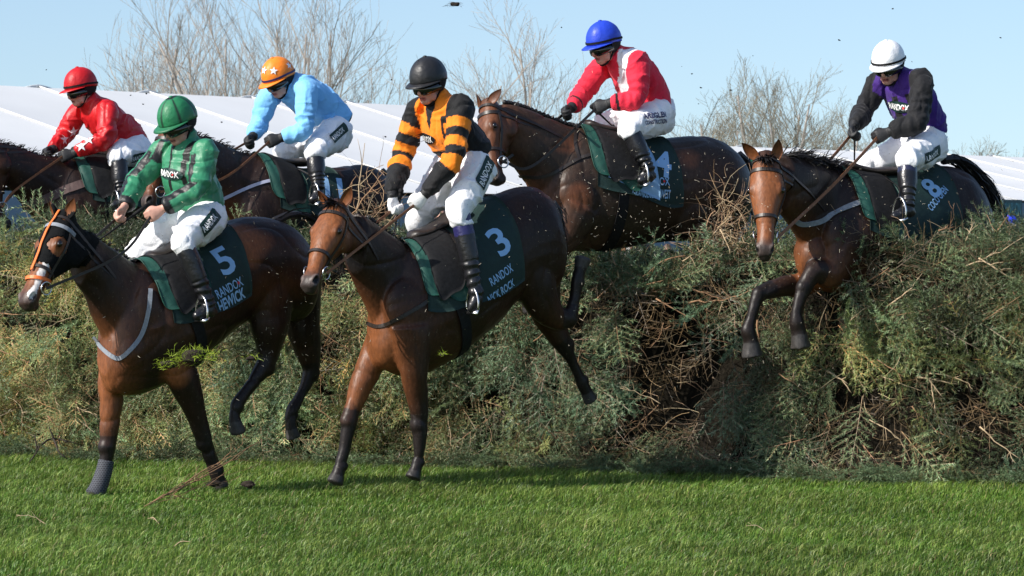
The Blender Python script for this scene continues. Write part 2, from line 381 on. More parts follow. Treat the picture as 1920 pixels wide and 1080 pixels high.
def ring(bvh, c, axis, width, off=.004, th=.005, a0=-180, a1=180, ref=None, K=40, dropcheck=.6):
    """band hugging the body round centre c in the plane across axis; angles run from ref"""
    axis = unit(axis); ref = unit(ref-axis*np.dot(ref, axis)); b = np.cross(axis, ref); R_ = []
    full = a1-a0 >= 359
    A = np.linspace(R(a0), R(a1), K, endpoint=not full); pr = None
    for a in A:
        d = ref*math.cos(a)+b*math.sin(a); hit = cast(bvh, c, d, dropcheck)
        r = np.linalg.norm(hit[0]-c) if hit else (pr or .1); pr = r; R_.append((d, r))
    rr = np.array([r for d, r in R_])
    rr = np.maximum(rr, np.convolve(np.r_[rr[-1:], rr, rr[:1]], [.25, .5, .25], 'valid')) if full else rr
    V = []; F = []
    for (d, _), r in zip(R_, rr):
        for x, y in ((-1, 0), (1, 0), (1, 1), (-1, 1)): V.append(c+d*(r+off+th*y)+axis*width/2*x)
    n = len(R_)
    for i in range(n if full else n-1):
        j = (i+1) % n
        for k in range(4): F.append((i*4+k, j*4+k, j*4+(k+1) % 4, i*4+(k+1) % 4))
    if not full: F += [(0, 1, 2, 3), tuple(4*(n-1)+q for q in (3, 2, 1, 0))]
    return np.array(V), F
def ribbon(P, Nn, width, th):
    """strap along points P lying on normals Nn"""
    P = np.asarray(P); T = np.gradient(P, axis=0); V = []; F = []; wd = np.broadcast_to(width, (len(P),))
    for p, t, nn, w_ in zip(P, T, Nn, wd):
        s = unit(np.cross(t, nn)); nn = unit(nn)
        for x, y in ((-1, 0), (1, 0), (1, 1), (-1, 1)): V.append(p+s*w_/2*x+nn*th*y)
    n = len(P)
    for i in range(n-1):
        for k in range(4): F.append((i*4+k, i*4+4+k, i*4+4+(k+1) % 4, i*4+(k+1) % 4))
    F += [(0, 1, 2, 3), tuple(4*(n-1)+q for q in (3, 2, 1, 0))]
    return np.array(V), F
def sstrap(h, pix, width, off=.004, th=.006, l=.2, sub=6):
    """strap following the near flank of the horse past the given photo points"""
    Q = cat(pix, sub) if len(pix) > 2 else np.array([V3(pix[0])[:2]*(1-t)+V3(pix[1])[:2]*t for t in np.linspace(0, 1, 2*sub)])
    P = []; Nn = []
    for q in Q:
        hit = pixhit(h.bvh, q[0], q[1])
        if hit and (not P or np.linalg.norm(hit[0]-P[-1]) < .35): P.append(hit[0]+hit[1]*off); Nn.append(hit[1])
        elif P: P.append(CAMP+unit(ray(q[0], q[1]))*np.linalg.norm(P[-1]-CAMP)); Nn.append(Nn[-1])
        else: P.append(h.f.W(q[0], q[1], l)); Nn.append(h.f.n)
    Nn = np.array(Nn)
    for _ in range(3): Nn[1:-1] = (Nn[:-2]+Nn[1:-1]*2+Nn[2:])/4
    return ribbon(P, Nn, width, th)
def bridle(h, nose=.60, col='strap', ringx=.055, brow=True):
    """straps and bit; returns the bit ring centres (far, near)"""
    Hd = h.Hd; o = h.o; k = h.k
    def rg(t, d, w, name, m, tilt=0, **kw):
        V, F = ring(h.bvh, Hd(t, 0, d), unit(h.u+h.w*tilt), w, ref=h.w, **kw); return mk(name, V, F, M[m], o, smooth=False)
    rg(nose, -.01, .020, 'noseband', col)
    if brow: rg(.13, -.02, .022, 'browband', col, a0=-100, a1=100)
    rg(.05, -.03, .018, 'headpiece', col, tilt=.25)
    rg(.16, -.05, .014, 'throat_lash', col, tilt=.1, a0=70, a1=290)
    bits = []
    for sg in (-1, 1):
        c = Hd(.775, sg*(ringx+.012), -.040); bits.append(c)
        P = []; Nn = []
        for t in np.linspace(.08, .72, 14):
            b = Hd(t, 0, -.015-.03*t); hit = cast(h.bvh, b, h.s*sg, .4)
            if hit: P.append(hit[0]+h.s*sg*.004); Nn.append(h.s*sg)
        P.append(c); Nn.append(h.s*sg)
        mk('cheek_strap', *ribbon(P, np.array(Nn), .016, .005), M[col], o, smooth=False)
        mk('bit_ring', *torus(c, h.s*sg+h.u*.15, .038, .0045), M['steel'], o)
    return bits
def rein(h, pix, bit, hand, m='strap', w=.016, sag=.02, mids=()):
    P = [bit]+list(mids)+[hand]; P = cat(P, 8) if len(P) > 2 else np.array([bit*(1-t)+hand*t-UP*sag*4*t*(1-t) for t in np.linspace(0, 1, 12)])
    return mk('rein', *ribbon(P, np.tile(h.f.n, (len(P), 1)), w, .004), M[m], h.o, smooth=False)
def strands(roots, dirs, L, r, droop, wob=.02, seg=4):
    """many thin tapering locks"""
    V = []; F = []
    for p, d, l_, rr in zip(roots, dirs, L, r):
        d = unit(d); sd = unit(np.cross(d, rng.normal(size=3))); k0 = len(V); q = np.array(p, float); dd = d.copy()
        for i in range(seg+1):
            t = i/seg; w_ = rr*(1-t**2*.85)
            V += [q-sd*w_, q+sd*w_]
            if i < seg:
                F.append((k0+2*i, k0+2*i+1, k0+2*i+3, k0+2*i+2)); dd = unit(dd+V3((0, 0, -droop))/seg+rng.normal(size=3)*wob); q = q+dd*l_/seg
    return np.array(V), F
def mane(h, n, t0, t1, length, lift, side, m='hair', r=.006, droop=.8, name='mane'):
    cr = h.crest; roots = []; dirs = []
    idx = rng.uniform(t0*(len(cr)-1), t1*(len(cr)-1), n)
    for x in idx:
        i = int(min(len(cr)-2, x)); p = cr[i]+(cr[i+1]-cr[i])*(x-i); roots.append(p+rng.normal(size=3)*.010-UP*.012)
        dirs.append(UP*lift+h.f.n*side+rng.normal(size=3)*.28-h.f.h*.6)
    V, F = strands(roots, dirs, rng.uniform(.5, 1.1, n)*length, rng.uniform(.6, 1.2, n)*r, droop)
    return mk(name, V, F, M[m], h.o, smooth=False)
def tail(h, path, l, n, spread=.035, r=.006, name='tail'):
    """dock and hair along photo points"""
    P = cat([h.f.W(x, y, l) for x, y in path], 6); m = MB(); k = len(P)
    dock = max(4, int(k*.45)); m.add(*tube(P[:dock], np.linspace(.032, .016, dock), sub=1, N=8))
    for _ in range(n):
        a = int(rng.uniform(0, k*.55)); e = int(min(k-1, a+rng.uniform(.3, .8)*k)); off = rng.normal(size=3)*spread; rr = r*rng.uniform(.5, 1.2); k0 = []
        Q = np.array([P[i]+off*(.3+.9*((i-a)/(e-a+1e-6)))+rng.normal(size=3)*.004 for i in range(a, e+1, 2)])
        if len(Q) < 3: continue
        T = np.gradient(Q, axis=0); sd = rng.normal(size=3); V = []
        for i, (q, t) in enumerate(zip(Q, T)):
            s_ = unit(np.cross(t, sd)); w_ = rr*(1-.85*(i/(len(Q)-1))**2); V += [q-s_*w_, q+s_*w_]
        m.add(V, [(2*i, 2*i+1, 2*i+3, 2*i+2) for i in range(len(Q)-1)])
    return m.build(name, M['hair'], h.o, smooth=False)
def blanket(h, s0, s1, d0, d1, name, m, parent, off=.012, th=.006, K=26, J=34, far=75, hemwave=.0, nf=0, rnd=0):
    """cloth laid over the back from trunk parameter s0 (rump side) to s1 and down to angle d0..d1 (degrees from the top) on the near side"""
    n = h.f.n; C = h.C; tp = h.tp; V = []; F = []
    for i in range(K):
        u_ = i/(K-1); x = (s0+(s1-s0)*u_)*(len(C)-1); a = int(min(len(C)-2, x)); fr = x-a
        c = C[a]*(1-fr)+C[a+1]*fr; up = unit((tp[a]-C[a])*(1-fr)+(tp[a+1]-C[a+1])*fr); dm = d0+(d1-d0)*u_
        dm += hemwave*math.sin(u_*9)
        if rnd: dm = 12+(dm-12)*(1-rnd*(1-math.sqrt(max(0, 1-(2*u_-1)**4))))
        for j in range(J):
            an = R(-far+(dm+far)*j/(J-1)); d = up*math.cos(an)+n*math.sin(an); hit = cast(h.bvh, c, d, 1.2)
            r = np.linalg.norm(hit[0]-c) if hit else .3
            V.append(c+d*(r+off+nf*.004*math.sin(i*.9+j*.5)))
    V = np.array(V).reshape(K, J, 3)
    for _ in range(2):
        V[1:-1, 1:-1] = (V[1:-1, 1:-1]*2+V[:-2, 1:-1]+V[2:, 1:-1]+V[1:-1, :-2]+V[1:-1, 2:])/6
    N_ = np.cross(np.gradient(V, axis=1), np.gradient(V, axis=0)); N_ /= np.linalg.norm(N_, axis=2, keepdims=True)+1e-9
    if np.mean(np.einsum('ijk,k->ij', N_, n)[:, -8:]) < 0: N_ = -N_
    A = V.reshape(-1, 3); B = (V+N_*th).reshape(-1, 3); q = K*J
    for i in range(K-1):
        for j in range(J-1):
            a, b, c_, d_ = i*J+j, (i+1)*J+j, (i+1)*J+j+1, i*J+j+1; F += [(q+a, q+b, q+c_, q+d_), (d_, c_, b, a)]
    for j in range(J-1): F += [(j, j+1, q+j+1, q+j), ((K-1)*J+j+1, (K-1)*J+j, q+(K-1)*J+j, q+(K-1)*J+j+1)]
    for i in range(K-1): F += [((i+1)*J, i*J, q+i*J, q+(i+1)*J), (i*J+J-1, (i+1)*J+J-1, q+(i+1)*J+J-1, q+i*J+J-1)]
    return mk(name, np.vstack([A, B]), F, M[m], parent)
# ------------------------------------------------------------------ lettering laid on a surface
def text_mesh(s, bold=.0):
    cu = bpy.data.curves.new('t', 'FONT'); cu.body = s; cu.size = 1; cu.offset = bold; cu.resolution_u = 3; cu.align_x = 'CENTER'; cu.align_y = 'CENTER'
    o = bpy.data.objects.new('t', cu); COL.objects.link(o); dg = bpy.context.evaluated_depsgraph_get(); me = bpy.data.meshes.new_from_object(o.evaluated_get(dg))
    bm = bmesh.new(); bm.from_mesh(me); bmesh.ops.triangulate(bm, faces=bm.faces)
    for _ in range(3):
        ed = [e for e in bm.edges if e.calc_length() > .22]
        if not ed: break
        bmesh.ops.subdivide_edges(bm, edges=ed, cuts=1); bmesh.ops.triangulate(bm, faces=bm.faces)
    V = np.array([v.co[:] for v in bm.verts]); F = [[v.index for v in f_.verts] for f_ in bm.faces]; bm.verts.ensure_lookup_table()
    bm.free(); bpy.data.objects.remove(o); bpy.data.meshes.remove(me); bpy.data.curves.remove(cu)
    c = (V.min(0)+V.max(0))/2; return (V-c)[:, :2], F, V.max(0)-V.min(0)
def decal(bvh, px, py, ang, items, off=.006, nsm=None, dev=.06):
    """flat print wrapped on a surface. items: (kind, x, y, w, h, material index[, text, bold]) in metres in the print's own frame
    (x along the direction that runs at ang degrees up from the photo's horizontal)"""
    hit = pixhit(bvh, px, py)
    if hit is None: print('decal missed', px, py); return None
    p, nn = hit; nn = unit(nsm if nsm is not None else nn)
    if np.dot(nn, ray(px, py)) > 0: nn = -nn
    # smooth the normal over neighbours
    acc = nn*1.0
    if nsm is None:
        for dx, dy in ((-6, 0), (6, 0), (0, -6), (0, 6)):
            q = pixhit(bvh, px+dx, py+dy)
            if q is not None and np.linalg.norm(q[0]-p) < .12: acc += q[1]*.7
        nn = unit(acc)
    im = V3((math.cos(R(ang)), 0, math.sin(R(ang)))); view = unit(ray(px, py))
    x = im-view*(np.dot(im, nn)/np.dot(view, nn)); x = unit(x); y = np.cross(nn, x); m = MB()
    for it in items:
        kd, cx, cy, w, h_, mi = it[:6]
        if kd == 'rect':
            a, b = 14, 6; G = np.array([[(i/a-.5)*w+cx, (j/b-.5)*h_+cy] for i in range(a+1) for j in range(b+1)]); F = [(i*(b+1)+j, (i+1)*(b+1)+j, (i+1)*(b+1)+j+1, i*(b+1)+j+1) for i in range(a) for j in range(b)]
        elif kd == 'oval':
            rr = 5; k = 28; G = [(cx, cy)]; F = []
            for r_ in range(1, rr+1):
                for i in range(k): G.append((cx+w/2*r_/rr*math.cos(2*math.pi*i/k), cy+h_/2*r_/rr*math.sin(2*math.pi*i/k)))
            G = np.array(G); F = [(0, 1+i, 1+(i+1) % k) for i in range(k)]
            for r_ in range(rr-1):
                F += [(1+r_*k+i, 1+(r_+1)*k+i, 1+(r_+1)*k+(i+1) % k, 1+r_*k+(i+1) % k) for i in range(k)]
        elif kd == 'star':
            G = [(cx, cy)]+[(cx+(w/2 if i % 2 == 0 else w/4.6)*math.sin(i*math.pi/5+.2), cy+(w/2 if i % 2 == 0 else w/4.6)*math.cos(i*math.pi/5+.2)) for i in range(10)]; G = np.array(G)
            F = [(0, 1+(i+1) % 10, 1+i) for i in range(10)]
        else:
            T, F, sz = text_mesh(it[6], it[7] if len(it) > 7 else .02); G = np.c_[T[:, 0]/sz[0]*w+cx, T[:, 1]/sz[1]*h_+cy]
        lv = off+(.003 if mi else 0)
        if kd == 'oval' and mi == 2: lv += .002
        V = []; off_ = []
        for gx, gy in G:
            o = p+x*gx+y*gy+nn*.12; q = bvh.ray_cast(Vector(o), Vector(-nn), .35); off_.append(q[0] is None or abs(np.dot(V3(q[0])-p, nn)) > dev)
            V.append(V3(q[0])+nn*lv if q[0] is not None else p+x*gx+y*gy+nn*lv)
        F = [f_ for f_ in F if not any(off_[i] for i in f_)]
        if F: m.add(V, F, mi)
    return m if m.F else None
# ------------------------------------------------------------------ riders
def hand(wr, d, bn, up, sc=1.0, curl=(60, 80, 45), inflate=0):
    """hand closed round a rein: wrist point, forearm direction, back-of-hand normal, thumb side"""
    d = unit(d); bn = unit(bn-d*np.dot(bn, d)); t = unit(np.cross(d, bn)); t = t if np.dot(t, up) > 0 else -t; P = []; I = inflate
    P.append(loft([wr-d*.03*sc, wr, wr+d*.035*sc, wr+d*.070*sc, wr+d*.092*sc], t, np.array([.024, .026, .036, .042, .038])*sc+I, bn, np.array([.021, .019, .017, .016, .012])*sc+I, N=14, sub=3))
    for i in range(4):
        b = wr+d*(.088-.004*abs(i-1.3))*sc+t*(.031-.0205*i)*sc; q = [b-d*.02*sc, b]; a = 0; k = (.95, 1.05, 1, .82)[i]*sc
        for L, c in zip((.043, .028, .021), curl):
            a += R(c+(i-1.5)*4); q.append(q[-1]+(d*math.cos(a)-bn*math.sin(a))*L*k)
        P.append(tube(q, np.array([.0095, .0105, .0095, .0085, .007])*sc+I*.6, N=8, sub=3))
    b = wr+d*.030*sc+t*.026*sc-bn*.008*sc
    P.append(tube([b-t*.01*sc, b+d*.026*sc+t*.016*sc-bn*.01*sc, b+d*.055*sc+t*.012*sc-bn*.022*sc, b+d*.076*sc-t*.002*sc-bn*.03*sc], np.array([.015, .0125, .0105, .0085])*sc+I*.6, N=8, sub=3))
    return P
class Rider: pass
SKIN = np.array((.56, .300, .225))
def rider(sp, h):
    r = Rider(); f = h.f if h is not None else sp['frame']; W = f.W; n = f.n; r.f = f; r.sp = sp
    J = {k: W(*v) for k, v in sp['J'].items()}; r.J = J
    yw, pt, rl = R(sp['head'][0]), R(sp['head'][1]), R(sp['head'][2] if len(sp['head']) > 2 else 0)
    hf = V3((-math.sin(yw)*math.cos(pt), -math.cos(yw)*math.cos(pt), -math.sin(pt))); hs = V3((math.cos(yw), -math.sin(yw), 0)); hu = np.cross(hs, hf); hu = hu if hu[2] > 0 else -hu
    hs, hu = hs*math.cos(rl)+hu*math.sin(rl), hu*math.cos(rl)-hs*math.sin(rl)
    c = J['head']; r.hc, r.hf, r.hs, r.hu = c, hf, hs, hu; k = sp.get('hscale', 1.0)
    Hd = lambda a, b, d: c+(hf*a+hs*b+hu*d)*k
    # --- body, one continuous surface
    ts = sp['torso']; tc = np.array([W(a, b) for a, b, A, B in ts]); tc[-2] += UP*.028; tc[-1] = tc[-1]*.5+Hd(-.045, 0, -.088)*.5; J['shF'] += UP*.028; J['shN'] += UP*.028; ta = np.array([t[2] for t in ts]); tb = np.array([t[3] for t in ts])
    T = np.gradient(tc, axis=0); sw = R(sp.get('twist', 0)); sidev = n*math.cos(sw)+f.h*math.sin(sw)
    S = np.array([unit(sidev-unit(t)*np.dot(sidev, unit(t))) for t in T]); Wv = np.array([np.cross(unit(t), s_) for t, s_ in zip(T, S)])
    body = [loft(tc, S, ta*.8, Wv, tb*.8, N=20, sub=4)]
    body.append(ell(Hd(-.005, 0, .01), [hf*.092*k, hs*.074*k, hu*.095*k]))
    body.append(ell(Hd(.032, 0, -.055), [hf*.060*k, hs*.060*k, hu*.078*k]))
    body.append(ell(Hd(.052, 0, -.108), [hf*.038*k, hs*.038*k, hu*.028*k]))
    body.append(tube([Hd(.086, 0, -.018), Hd(.104, 0, -.045), Hd(.110, 0, -.062)], [.010, .0135, .013], N=10))
    for sg in (-1, 1):
        body.append(ell(Hd(.098, sg*.013, -.066), [hf*.012, hs*.009, hu*.008]))
        body.append(ell(Hd(.062, sg*.036, -.050), [hf*.026, hs*.022, hu*.022]))
        body.append(ell(Hd(.018, sg*.044, -.095), [hf*.040, hs*.016, hu*.026]))
        body.append(ell(Hd(-.008, sg*.073, -.030), [hf*.016, hs*.010, hu*.030]))
    body.append(ell(Hd(.083, 0, -.083), [hf*.014, hs*.026, hu*.0075])); body.append(ell(Hd(.081, 0, -.096), [hf*.013, hs*.022, hu*.008]))
    body.append(ell(Hd(.083, 0, -.028), [hf*.016, hs*.045, hu*.010]))
    body.append(tube([Hd(-.02, 0, -.06), (Hd(-.02, 0, -.06)+tc[-1])/2, tc[-1], tc[-2]], [.056, .054, .062, .08], N=14))
    hands = {}
    for sd in 'FN':
        a, e, w_ = J['sh'+sd], J['el'+sd], J['wr'+sd]; body.append(tube([a, (a+e)/2, e, (e+w_)/2, w_], [.046, .044, .036, .036, .026], N=12))
        hp, kn, an = J['hip'+sd], J['kn'+sd], J['an'+sd]; body.append(tube([hp, (hp+kn)/2, kn, kn+(an-kn)*.35, kn+(an-kn)*.8], [.075, .062, .040, .044, .030], N=12, caps=.2))
        hd = unit(J['ha'+sd]-w_); sg = 1 if sd == 'N' else -1
        hp_ = hand(w_, hd, n*sg+UP*.35, UP+f.h*.3, 1.0, inflate=0); hands[sd] = hp_; body += hp_
    body.append(ell((J['hipF']+J['hipN'])/2, [n*.15, f.h*.11, UP*.11]))
    P, F, Nn = fuse(body, .0068, 2)
    col = np.tile(SKIN*np.array(sp.get('skin', (1, 1, 1))), (len(P), 1)); q = P-c; a, b, d = (q@hf)/k, (q@hs)/k, (q@hu)/k
    col *= (1+.10*vnoise(P, 25, 5))[:, None]
    lip = (np.abs(b) < .024)*(a > .080)*(np.abs(d+.090) < .013); col[lip] = (.40, .13, .11)
    col[(np.abs(b) < .021)*(a > .07)*(np.abs(d+.0895) < .0032)] = (.06, .02, .02)
    ck = np.exp(-((np.abs(b)-.040)**2+(d+.062)**2)/.0005)*(a > .03); col = col*(1-.35*ck[:, None])+np.array((.55, .18, .13))*.35*ck[:, None]
    for sg in (-1, 1): col[np.linalg.norm(P-Hd(.109, sg*.0085, -.071), axis=1) < .0055] = (.12, .03, .025)
    st = (a > .0)*(d < -.075)*(np.abs(b) < .08); col[st] *= (.93, .93, .95)
    base = V3((*(((J['hipF']+J['hipN'])/2)[:2]), P[:, 2].min()))
    r.o = mk('person', P, F, M['skin'], None, origin=base, col=col); tag(r.o, sp['label'], 'person', 'jockeys riding over the fence')
    o = r.o
    # --- jacket
    jk = [loft(tc, S, ta, Wv, tb, N=26, sub=5)]; pf = sp.get('puff', 1.10); ta = ta*1.08; tb = tb*1.16
    for sd in 'FN':
        a, e, w_ = J['sh'+sd], J['el'+sd], J['wr'+sd]; cu = e+(w_-e)*.93
        inn = a*.72+tc[-2]*.28
        jk.append(tube([inn, a, (a+e)/2, e, (e+w_)/2, e+(w_-e)*.84, cu], np.array([.070, .074, .066, .058, .054, .046, .036])*pf, N=16, sub=4, caps=.2))
    jk.append(tube([tc[-2], tc[-1], tc[-1]+(c-tc[-1])*.36], [.115, .084, .068], N=16, caps=.1))
    P, F, Nn = fuse(jk, .0076, 3)
    A = np.zeros(len(P)); arm = {}
    for sd in 'FN':
        d_, t_ = segd(P, [J['sh'+sd], J['el'+sd], J['wr'+sd]]); arm[sd] = (d_, t_)
    # folds: across the sleeves near the elbow, long drapes on the trunk
    dT, tT = segd(P, tc)
    Q = P+.06*np.c_[vnoise(P, 5, 2), vnoise(P, 5, 3), vnoise(P, 5, 4)]
    wr_ = vnoise(P, 5, 1)*.008+ridged(Q*V3((1, 1, .5)), 9, 6)*.011+ridged(Q*V3((.55, .55, 1)), 13, 8)*.007-ridged(Q, 6, 11, 6)*.008
    for sd in 'FN':
        d_, t_ = arm[sd]; near = np.clip((.11-d_)/.05, 0, 1); wr_ += near*.0050*np.sin(t_*46+4*vnoise(P, 8, 7))*np.exp(-((t_-.52)/.3)**2)
    
    P = P+Nn*(wr_*sp.get('fold', 1.0))[:, None]
    col = sp['silk'](r, P, arm, tT, dT, (P-tc[2])@sidev, Nn)
    r.jacket = mk('jacket', P, F, M[sp.get('silkmat', 'silk')], o, col=col); r.jb = bvh_of(r.jacket)
    # --- breeches
    bk = [ell((J['hipF']+J['hipN'])/2+UP*.01, [n*.165, f.h*.135, UP*.135])]
    bk.append(tube([(J['hipF']+J['hipN'])/2, tc[0]*.6+tc[1]*.4], [.135, .12], side=n, N=16))
    for sd in 'FN':
        hp, kn, an = J['hip'+sd], J['kn'+sd], J['an'+sd]
        bk.append(tube([hp, hp*.6+kn*.4, kn-(kn-hp)*.08, kn+(an-kn)*.06, kn+(an-kn)*.18], [.122, .110, .080, .074, .062], N=18, sub=4, caps=.3))
    P, F, Nn = fuse(bk, .0085, 3)
    Q = P+.05*np.c_[vnoise(P, 6, 2), vnoise(P, 6, 3), vnoise(P, 6, 4)]
    wr_ = vnoise(P, 7, 31)*.008+ridged(Q, 7, 32)*.014+ridged(Q*V3((1, 1, .6)), 13, 34)*.008-ridged(Q, 5, 35, 6)*.009
    for sd in 'FN':
        d_, t_ = segd(P, [J['hip'+sd], J['kn'+sd]]); wr_ += np.clip((.13-d_)/.05, 0, 1)*.004*np.sin(t_*24+4*vnoise(P, 7, 33))
    P = P+Nn*wr_[:, None]
    r.breeches = mk('breeches', P, F, M['white'], o); r.bb = bvh_of(r.breeches)
    # --- boots
    for sd in 'FN':
        kn, an, to = J['kn'+sd], J['an'+sd], J['to'+sd]; ax = unit(an-kn); b0 = kn+(an-kn)*sp.get('boot', .06)
        L = [b0, kn+(an-kn)*.28, kn+(an-kn)*.5, kn+(an-kn)*.8, an]
        fd = unit(to-an); heel = an-fd*.045-UP*.045
        pc = [tube(L, [.060, .064, .062, .047, .045], N=18, sub=4, caps=.1), tube([heel, an-UP*.025, an*.45+to*.55-UP*.012, to], [.030, .042, .038, .022], side=np.cross(fd, UP), flat=.95, N=14, sub=4)]
        pc.append(box(an-fd*.035-UP*.064, [fd, np.cross(fd, UP), UP], (.026, .028, .012)))
        P, F, Nn = fuse(pc, .0075, 3); d_, t_ = segd(P, [kn, an]); P = P+Nn*(np.where(t_ > .6, .004*np.sin(t_*60+3*vnoise(P, 10, 3)), 0)+vnoise(P, 14, 8)*.003)[:, None]
        col = np.tile((.010, .010, .012), (len(P), 1)); tp_ = sp.get('boottop')
        if tp_ is not None: col[(t_ < tp_[0])*(d_ < .12)] = tp_[1]
        mk('boot', P, F, M['leather'], o, col=col)
    # --- gloves
    g = sp.get('glove')
    if g is not None:
        for sd in 'FN':
            sg = 1 if sd == 'N' else -1; w_ = J['wr'+sd]; hd = unit(J['ha'+sd]-w_); fa = unit(w_-J['el'+sd])
            pc = hand(w_, hd, n*sg+UP*.35, UP+f.h*.3, 1.0, inflate=.004)+[tube([w_-fa*.065, w_-fa*.02, w_+hd*.01], [.041, .037, .033], N=14, caps=.1)]
            P, F, Nn = fuse(pc, .0055, 2); d_ = (P-w_)@hd
            col = np.tile(g, (len(P), 1)); cf = sp.get('cuff')
            if cf is not None: col[d_ < .012] = cf
            mk('glove', P, F, M['glove'], o, col=col)
    # --- helmet
    hm = MB(); cp = np.array(sp['cap']); nA, nB = 48, 16; V = []; col = []
    sa = (.128, .107, .128); cc = Hd(-.006, 0, .018)
    for i in range(nB+1):
        for j in range(nA):
            az = 2*math.pi*j/nA; lo = R(-8-10*max(0, -math.cos(az))); el = R(90)*(1-i/nB)+lo*(i/nB)
            gore = 1-.035*abs(math.cos(3*az))**8*math.cos(el)*(1-(i/nB)**4)
            x, y, z = math.cos(el)*math.cos(az)*gore, math.cos(el)*math.sin(az)*gore, math.sin(el)
            bumpy = 1+.012*mnoise.noise(Vector((x*5, y*5, z*5+sp['J']['head'][0])))
            V.append(cc+(hf*sa[0]*x+hs*sa[1]*y+hu*sa[2]*z*(1.0))*bumpy*k); col.append(sp['capfn'](az, el, i/nB) if 'capfn' in sp else cp)
    F = [(i*nA+j, (i+1)*nA+j, (i+1)*nA+(j+1) % nA, i*nA+(j+1) % nA) for i in range(nB) for j in range(nA)]
    bot = len(V); inn = [v+(cc-v)*.06 for v in V[-nA:]]; V = V+inn; col += [cp*.6]*nA
    F += [(nB*nA+j, bot+j, bot+(j+1) % nA, nB*nA+(j+1) % nA) for j in range(nA)]
    # soft button on top
    r.helmet = mk('helmet_cover', np.array(V), F, M[sp.get('capmat', 'cap')], o, col=np.array(col)); r.hb = bvh_of(r.helmet)
    mk('cover_button', *ell(cc+hu*sa[2]*k, [hf*.014, hs*.014, hu*.007], N=12, M=8), M[sp.get('capmat', 'cap')], o, col=np.tile(cp*.9, (12*7+2, 1)))
    V = []; nP = 21                                   # peak
    for i, rr in enumerate((.0, .5, 1, .5, 0)):
        for j in range(nP):
            a = R(-82+164*j/(nP-1)); ex = .055*rr*math.cos(a*.95)**.8+.002; z = -.016-.014*rr*math.cos(a)+(.003 if i < 2 else -.004 if i > 2 else 0)
            V.append(cc+(hf*(sa[0]*math.cos(a)*(.985)+ex*math.cos(a*.6))+hs*(sa[1]*math.sin(a)*1.0+ex*.25*math.sin(a))+hu*z)*k)
    F = [(i*nP+j, (i+1)*nP+j, (i+1)*nP+j+1, i*nP+j+1) for i in range(4) for j in range(nP-1)]
    mk('peak', np.array(V), F, M['cap'], o, col=np.tile(np.array(sp.get('peak', sp['cap'])), (len(V), 1)))
    # black skull cap under the cover, band, strap
    V, F = ell(cc-hu*.004*k, [hf*.121*k, hs*.101*k, hu*.121*k], N=32, M=20); keep = []
    q = V-cc; a_, d_ = (q@hf)/k, (q@hu)/k; lim = np.where(a_ > .03, -.034, np.where(a_ < -.045, -.088, -.098)); ok = (d_ < .03)*(d_ > lim)
    F = [x for x in F if all(ok[i] for i in x)]; mk('skull_cap', V, F, M['black'], o)
    if 'band' in sp:
        Vb = []; nb = 40; bz = (-.004, .010)
        for j in range(nb):
            a = 2*math.pi*j/nb
            for z, e in ((bz[0], 0), (bz[1], 0), (bz[1], .004), (bz[0], .004)):
                lo = -10*max(0, -math.cos(a)); rr = math.cos(math.asin(min(.99, abs(z-.0)/sa[2])))
                Vb.append(cc+(hf*(sa[0]*rr+e+.001)*math.cos(a)+hs*(sa[1]*rr+e+.001)*math.sin(a)+hu*(z+lo*.0018))*k)
        Fb = [(i*4+q_, ((i+1) % nb)*4+q_, ((i+1) % nb)*4+(q_+1) % 4, i*4+(q_+1) % 4) for i in range(nb) for q_ in range(4)]
        mk('helmet_band', np.array(Vb), Fb, M[sp['band']], o, smooth=False)
    st = []
    for sg in (-1, 1): st += []
    cs = [Hd(-.02, -.082, -.02), Hd(.005, -.070, -.075), Hd(.038, -.038, -.128), Hd(.055, 0, -.140), Hd(.038, .038, -.128), Hd(.005, .070, -.075), Hd(-.02, .082, -.02)]
    mk('chin_strap', *tube(cs, [.0065]*7, N=6), M['black'], o)
    # goggles
    V = []; nG = 27
    for i, (z, e) in enumerate(((-.066, .0), (-.060, .012), (-.038, .017), (-.014, .012), (-.006, 0))):
        for j in range(nG):
            a = R(-88+176*j/(nG-1)); zz = z-.006*math.cos(a*2) if i < 2 else z
            if i < 2 and abs(a) < .22: zz += .014*(1-abs(a)/.22)
            V.append(Hd((.098+e)*math.cos(a)-.001, (.078+e)*math.sin(a), zz))
    F = [(i*nG+j, i*nG+j+1, (i+1)*nG+j+1, (i+1)*nG+j) for i in range(4) for j in range(nG-1)]
    mk('goggles', np.array(V), F, M['lens'], o)
    r.body = bvh_of(r.o)
    return r
def hoop(t, edges):
    """which stripe along a sleeve: counts edges passed"""
    return np.searchsorted(np.array(edges), t)
